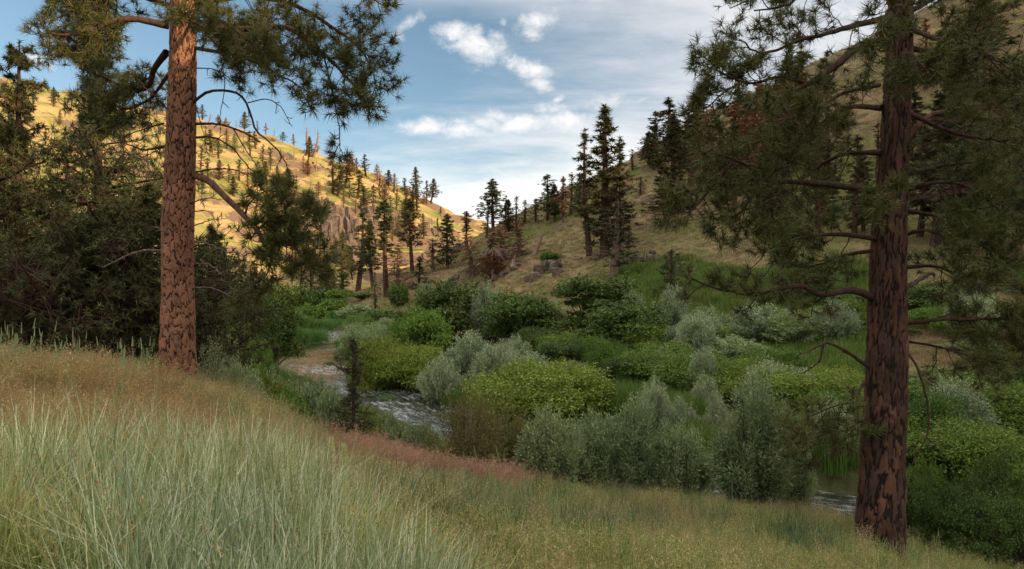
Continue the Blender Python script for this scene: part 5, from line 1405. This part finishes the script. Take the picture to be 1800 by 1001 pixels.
# sedges
GS = 'sedge clumps along the stream'
for (px, Y, w_, h_, lb, mt) in [(505, 80, 60, 36, 'tall sedge bed left of the dark pool', None), (545, 84, 60, 34, 'tall sedge bed at the back of the dark pool', None), (450, 76, 60, 40, 'sedge bed at the left end of the dark pool', None),
    (525, 102, 60, 22, 'low sedge behind the pool beds', None), (575, 108, 60, 20, 'low sedge left of the white riffle', None), (640, 100, 60, 22, 'low sedge right of the white riffle', None),
    (600, 118, 44, 16, 'small sedge upstream of the riffle', None), (548, 135, 60, 18, 'sedge flat at the far bend', None), (590, 150, 60, 16, 'farthest sedge flat in the valley', None), (495, 118, 60, 20, 'sedge behind the left beds', None),
    (525, 57.5, 14, 13, 'tiny grass islet in the gold water', 'lf_dark'), (580, 60, 20, 16, 'round grass tuft at the right edge of the gold water', None), (685, 42, 36, 34, 'rounded sedge tuft on the right bank by the blue water', None),
    (800, 40, 50, 34, 'sedge under the leaning silver shrub', None), (452, 52, 44, 34, 'sedge on the near left bank before the pool', None), (465, 46, 44, 26, 'low sedge above the yellow green flowering bush', None),
    (660, 78, 60, 24, 'sedge above the right bank bushes', None), (615, 72, 44, 20, 'sedge on the inside of the stream bend', None), (700, 68, 60, 22, 'pale sedge below the slope foot', None)]:
    sedge(px, Y, w_, h_, lb, GS, mt)
for (px, Y, w_, h_, lb) in [(1100, 34, 120, 60, 'bright grass bed in the gap left half'), (1180, 32, 120, 60, 'bright grass bed in the gap right half'), (1250, 27, 110, 60, 'bright grass bed behind the willows'),
                            (1450, 24.5, 120, 75, 'bright grass beside the water left of the right trunk'), (1505, 26, 90, 80, 'bright grass against the left side of the right trunk'), (1800, 18.5, 120, 70, 'bright grass near the lower right corner')]:
    sedge(px, Y, w_, h_, lb, 'bright grass beds in the thicket', 'g_bright')

# ------------------------------------------------------------------ meadow and slope grasses (uncountable: instanced tufts)
def tuft_mesh(seed, kind, mat, n, H, R, wd, lean, mat2=None):
    global rng
    keep, rng = rng, np.random.default_rng(seed)
    mb = MB()
    root = np.zeros((n, 3)); a = rng.random(n)*6.283; r = np.sqrt(rng.random(n))*R
    root[:, 0] = np.cos(a)*r; root[:, 1] = np.sin(a)*r; root[:, 2] = -.03
    L = H*rng.uniform(.5, 1.1, n); d = np.stack([np.cos(a+rng.normal(0, 1, n)), np.sin(a+rng.normal(0, 1, n)), 0*a], -1)
    ln = d*(L*np.abs(rng.normal(lean, lean*.6, n)))[:, None]
    m2 = None
    if kind == 'blade':
        blades(mb, root, ln, L, wd*rng.uniform(.6, 1.3, n), 4, .35)
    elif kind == 'seed':                                    # fine stalk with a loose nodding panicle
        blades(mb, root, ln, L, wd*.55, 3, .2)
        tip = root+ln+np.array([0, 0, 1.])*(L*(1-.2*np.minimum(1, np.linalg.norm(ln, axis=1)/L)))[:, None]
        k_ = 9
        f = rng.random((n, k_, 1)); back = unit(ln*1.3+np.array([0, 0, .6])*L[:, None])[:, None]
        q = tip[:, None]-back*f*(.30*L[:, None, None])+rng.normal(0, .014, (n, k_, 3))
        m = n*k_
        leaves(mb, q.reshape(m, 3), unit(np.repeat(back[:, 0], k_, 0)*.5+rand_unit(m)*.8+np.array([0, 0, -.25])), rand_unit(m), wd*6, wd*1.5)
    elif kind == 'spike':                                   # stout stem, bottlebrush seed head
        blades(mb, root, ln*.5, L, wd*.7, 3, .1)
        tip = root+ln*.5+np.array([0, 0, 1.])*L[:, None]
        prisms(mb, tip-np.array([0, 0, .12]), tip+np.array([0, 0, .02]), wd*1.3, wd*.5, 5)
    me = mb.mesh('grass_tuft', M[mat]); rng = keep
    return me

def scatter(name, pts, protos, smin, smax, label, cat='grass', zs=None, idx=None):
    """one mesh of points; a node tree puts a tuft on each"""
    pc = bpy.data.collections.new(name+'_tufts')
    for i, me in enumerate(protos):
        o = bpy.data.objects.new('%s_tuft_%d' % (name, i), me); pc.objects.link(o)
    n = len(pts)
    me = bpy.data.meshes.new(name); me.vertices.add(n); me.vertices.foreach_set('co', np.asarray(pts, np.float32).ravel())
    a = me.attributes.new('rot', 'FLOAT_VECTOR', 'POINT')
    rv = np.stack([rng.normal(0, .12, n), rng.normal(0, .12, n), rng.uniform(0, 6.283, n)], -1); a.data.foreach_set('vector', rv.astype(np.float32).ravel())
    a = me.attributes.new('scl', 'FLOAT_VECTOR', 'POINT')
    s = rng.uniform(smin, smax, n) if zs is None else rng.uniform(smin, smax, n)*zs
    sc_ = np.stack([s, s, s*rng.uniform(.8, 1.2, n)], -1); a.data.foreach_set('vector', sc_.astype(np.float32).ravel())
    a = me.attributes.new('idx', 'INT', 'POINT'); a.data.foreach_set('value', (rng.integers(0, len(protos), n) if idx is None else idx).astype(np.int32))
    ng = bpy.data.node_groups.new(name, 'GeometryNodeTree')
    ng.interface.new_socket('Geometry', in_out='INPUT', socket_type='NodeSocketGeometry')
    ng.interface.new_socket('Geometry', in_out='OUTPUT', socket_type='NodeSocketGeometry')
    N = ng.nodes; Lk = ng.links
    gi = N.new('NodeGroupInput'); go = N.new('NodeGroupOutput')
    ci = N.new('GeometryNodeCollectionInfo'); ci.inputs['Collection'].default_value = pc
    ci.inputs['Separate Children'].default_value = True; ci.inputs['Reset Children'].default_value = True
    ip = N.new('GeometryNodeInstanceOnPoints'); ip.inputs['Pick Instance'].default_value = True
    def attr(nm, ty):
        q = N.new('GeometryNodeInputNamedAttribute'); q.data_type = ty; q.inputs['Name'].default_value = nm
        return [o for o in q.outputs if o.enabled and o.name == 'Attribute'][0]
    Lk.new(gi.outputs[0], ip.inputs['Points']); Lk.new(ci.outputs[0], ip.inputs['Instance'])
    Lk.new(attr('idx', 'INT'), ip.inputs['Instance Index']); Lk.new(attr('rot', 'FLOAT_VECTOR'), ip.inputs['Rotation']); Lk.new(attr('scl', 'FLOAT_VECTOR'), ip.inputs['Scale'])
    Lk.new(ip.outputs[0], go.inputs[0])
    o = link(name, me); md = o.modifiers.new('scatter', 'NODES'); md.node_group = ng
    return tag(o, label, cat, None, 'stuff')

def field(n, umin, umax, y0, y1, power=1.0, seed=0):
    """random ground points, density falling with distance"""
    r_ = np.random.default_rng(seed)
    y = y0*(y1/y0)**(r_.random(n)**power); u = r_.uniform(umin, umax, n); x = u*y
    z = ground(x, y)
    px = CX+u*F; py = CY-z/y*F
    return x, y, z, px, py, r_
def keepat(mask, x, y, z): return np.stack([x[mask], y[mask], z[mask]], -1)
T = {
 'blue': [tuft_mesh(201+i, 'blade', 'g_blue', 26, .66, .10, .0095, .30) for i in range(3)]+[tuft_mesh(206, 'blade', 'g_teal', 26, .64, .10, .009, .32), tuft_mesh(208, 'blade', 'g_green', 26, .60, .10, .008, .3), tuft_mesh(209, 'blade', 'g_green', 22, .55, .12, .007, .4), tuft_mesh(207, 'blade', 'g_straw', 6, .72, .12, .006, .5), tuft_mesh(210, 'seed', 'g_rust', 6, .74, .12, .004, .3)],
 'green': [tuft_mesh(211+i, 'blade', 'g_green', 24, .46, .13, .0085, .35) for i in range(3)]+[tuft_mesh(215, 'seed', 'g_green', 16, .52, .12, .005, .3), tuft_mesh(216, 'blade', 'g_blue', 14, .42, .12, .008, .4), tuft_mesh(217, 'seed', 'g_tan', 12, .56, .12, .0045, .3)],
 'tan': [tuft_mesh(221+i, 'seed', 'g_tan', 14, .56, .14, .0042, .4) for i in range(3)]+[tuft_mesh(225, 'blade', 'g_straw', 16, .40, .13, .006, .45), tuft_mesh(226, 'blade', 'g_green', 14, .40, .13, .007, .4)],
 'rust': [tuft_mesh(231+i, 'seed', 'g_rust', 14, .54, .14, .0046, .4) for i in range(3)],
 'pink': [tuft_mesh(241+i, 'seed', 'g_pink', 18, .30, .15, .0045, .35) for i in range(2)],
 'deep': [tuft_mesh(251+i, 'blade', 'g_deep', 46, .48, .10, .0075, .38) for i in range(2)],
 'spike': [tuft_mesh(261+i, 'spike', 'spike', 4, .85, .10, .0085, .10) for i in range(3)],
 'bank': [tuft_mesh(271+i, 'blade', 'lf_sedge', 34, .8, .3, .014, .35) for i in range(2)]+[tuft_mesh(274, 'blade', 'g_green', 34, .7, .3, .012, .35)],
 'hill': [tuft_mesh(281+i, 'blade', 'g_hill', 26, .40, .45, .035, .4) for i in range(2)],
 'hillrust': [tuft_mesh(285, 'blade', 'g_hillrust', 26, .42, .45, .03, .4)],
 'bright': [tuft_mesh(291, 'blade', 'g_bright', 30, .8, .5, .04, .3)],
}
x, y, z, px, py, r_ = field(90000, -1.15, 1.15, 1.25, 16.5, .62, 5)
rd = river_dist(x, y)
nz1 = fbm(x/1.1, y/1.1, 61, 3); nz2 = fbm(x/2.3, y/2.3, 71, 3); r0 = r_.random(len(x))
edge = np.interp(px, [-300, 0, 430, 520, 650, 760, 900, 1100], [890, 890, 885, 925, 1020, 1180, 1600, 3000])
# blue-green bunchgrass
bl_m = (py > edge+40*nz1) & (y < 8)
tan_w = np.interp(px, [-200, 0, 420, 560, 800, 1000, 1300, 1500, 1800], [.95, .95, .85, .75, .50, .38, .18, .16, .20])
isT = (nz2*1.1+.5+(r0-.5)*.6 < tan_w)
low_d = sstep(1.0, 2.2, y)
meadow = (rd > 1.2) & (y > 1.3)
hfac = np.interp(px, [300, 560], [1.05, .78])*(1+.5*fbm(x/.9, y/.9, 67, 2))
cl = fbm(x/.42, y/.42, 65, 2)
sel = meadow & bl_m & (r_.random(len(x)) < .42+2.0*cl)
pf = fbm(x/.7, y/.7, 68, 3)[sel]+r_.normal(0, .14, sel.sum()); r1 = r_.random(sel.sum()); k3 = r_.integers(0, 3, sel.sum())
ix = np.where(pf > .12, 3, np.where(pf > -.10, k3, np.where(r1 < .5, 4, 5))); ix = np.where(r1 > .90, 6, ix); ix = np.where(r1 > .965, 7, ix)
scatter('bunchgrass', keepat(sel, x, y, z), T['blue'], .72, 1.25, 'pale blue green bunchgrass filling the near left corner', zs=np.where(y[sel] < 2.6, .62, 1.0), idx=ix)
sel = meadow & ~bl_m & isT & (r_.random(len(x)) < .7) & (nz1 < .12)
scatter('dry_grass', keepat(sel, x, y, z), T['tan'], .7, 1.15, 'dry tan grass covering the meadow slope', zs=hfac[sel])
sel = meadow & ~bl_m & isT & (r_.random(len(x)) < .42) & (nz1 > -.05)
scatter('rusty_grass', keepat(sel, x, y, z), T['rust'], .7, 1.15, 'rust coloured seed heads waving over the left meadow', zs=hfac[sel])
pk = np.exp(-((px-700)/95)**2-((py-808)/26)**2)+.7*np.exp(-((px-860)/110)**2-((py-850)/22)**2)+.5*np.exp(-((px-600)/80)**2-((py-770)/18)**2)
sel = meadow & (pk*.9+.7*nz1+.35*fbm(x/.35, y/.35, 69, 2) > .52) & (r_.random(len(x)) < .95)
scatter('pink_grass', keepat(sel, x, y, z), T['pink'], 1.1, 1.9, 'pinkish red grass patch in the middle of the meadow')
sel = meadow & ~bl_m & (~isT | (r_.random(len(x)) < .22)) & (r_.random(len(x)) < .5+.9*fbm(x/.5, y/.5, 66, 2))
scatter('green_grass', keepat(sel, x, y, z), T['green'], .75, 1.25, 'green grass of the lower meadow towards the right pine', zs=hfac[sel])
# tall seed spikes along the left crest, and sparse in the lower right
x2, y2, z2, px2, py2, r2 = field(2600, -1.1, 1.0, 6, 13.5, .8, 9)
w2 = np.where(px2 < 310, np.where(y2 > 9.5, .55, .06), np.where(px2 > 900, .22, .03))*np.where(fbm(x2/1.3, y2/1.3, 81, 2) > -.02, 1, .15)
sel = r2.random(len(x2)) < w2
scatter('seed_stalks', keepat(sel, x2, y2, z2), T['spike'], .75, 1.15, 'tall pale green seed spikes standing above the meadow crest', zs=np.where(px2[sel] > 900, .62, 1.0))
# darker bunches
bun = [(365, 770, 46), (395, 765, 30), (775, 890, 60), (830, 905, 50), (940, 915, 55), (1055, 950, 40), (880, 960, 50), (1000, 900, 36), (740, 870, 40), (255, 640, 50), (95, 650, 40), (1130, 930, 40), (660, 900, 30)]
bun += [(rng.uniform(640, 1480), rng.uniform(880, 990), rng.uniform(20, 46)) for _ in range(26)]
ps = []
for (bx, by, s_) in bun:
    p = at(bx, by, 2.0)
    for _ in range(int(s_*.32)):
        a_ = p[0]+rng.normal(0, s_*.0045*p[1]/5); b_ = p[1]+rng.normal(0, s_*.006*p[1]/5); ps.append((a_, b_, gz(a_, b_)))
scatter('dark_bunchgrass', np.array(ps), T['deep'], 1.0, 1.4, 'darker blue green grass bunches dotted over the meadow')
# bank herbage
x, y, z, px, py, r_ = field(30000, -1.1, 1.25, 14, 130, .7, 15)
rd = river_dist(x, y)
sel = (rd > .1) & (rd < 14) & (z < -2.6) & (r_.random(len(x)) < np.where(rd < 3, 1, .6)) & ~((px > 460) & (px < 780) & (y < 46) & (y > 30))
scatter('bank_grass', keepat(sel, x, y, z), T['bank'], .55, 1.25, 'rank green grass and weeds lining both banks of the stream', zs=np.clip(y[sel]/36, .42, 1.0))
# shaded slope grass
x, y, z, px, py, r_ = field(60000, -.45, 1.0, 34, 210, .85, 25)
nn = fbm(x/14, y/7, 91, 3)
ok = (z > -5.4) & (x > (-.35*y)) & (river_dist(x, y) > 6)
gsel = ok & (px > 1085) & (px < 1560) & (py > 462+30*nn)
sel = ok & ~gsel & (nn < .12)
scatter('slope_grass', keepat(sel, x, y, z), T['hill'], .6, 1.15, 'short grass on the shaded right slope', zs=np.clip(y[sel]/90, .7, 1.3))
sel = ok & ~gsel & (nn > .04)
scatter('rusty_slope_grass', keepat(sel, x, y, z), T['hillrust'], .6, 1.1, 'reddish dry grass streaks on the shaded right slope', zs=np.clip(y[sel]/90, .7, 1.3))
scatter('bright_slope_grass', keepat(gsel, x, y, z), T['bright'], .7, 1.2, 'bright green grass on the slope foot beneath the pine boughs')

# two pale flower spikes in the near grass, and brown dock stalks
def flower_spike(px, py, Y, h, label):
    pos = on(px, Y)
    top = P(px, py, Y); H = top[2]-pos[2]
    e = empty('flower_spike', tuple(pos), label, 'wildflower', 'pale flower spikes in the near grass')
    mb = MB(); tube(mb, spline([(0, 0, -.05), (.01, 0, H*.5), (0, 0, H)], 8), np.linspace(.006, .003, 8), 6); link('stem', mb.mesh('stem', M['spike']), e)
    mb = MB(); n = 110; t = 1-rng.random(n)**1.0*h/H; a = rng.random(n)*6.283; r = .012+.022*(1-t)/(h/H)
    q = np.stack([np.cos(a)*r, np.sin(a)*r, t*H], -1); leaves(mb, q, unit(q*np.array([1, 1, 0])*10+np.array([0, 0, .5])), rand_unit(n), .026, .020)
    link('blossoms', mb.mesh('blossoms', M['flower']), e)
flower_spike(582, 770, 6.3, .30, 'left and taller of two pale yellow flower spikes in the near grass')
flower_spike(604, 782, 6.4, .22, 'right and shorter of two pale yellow flower spikes in the near grass')
for i, (px, py, Y, lb) in enumerate([(528, 780, 6.0, 'faint pale flower spike leftmost among the grass tips'), (552, 800, 5.9, 'small pale flower spike left of the taller pair')]):
    flower_spike(px, py, Y, .2, lb)
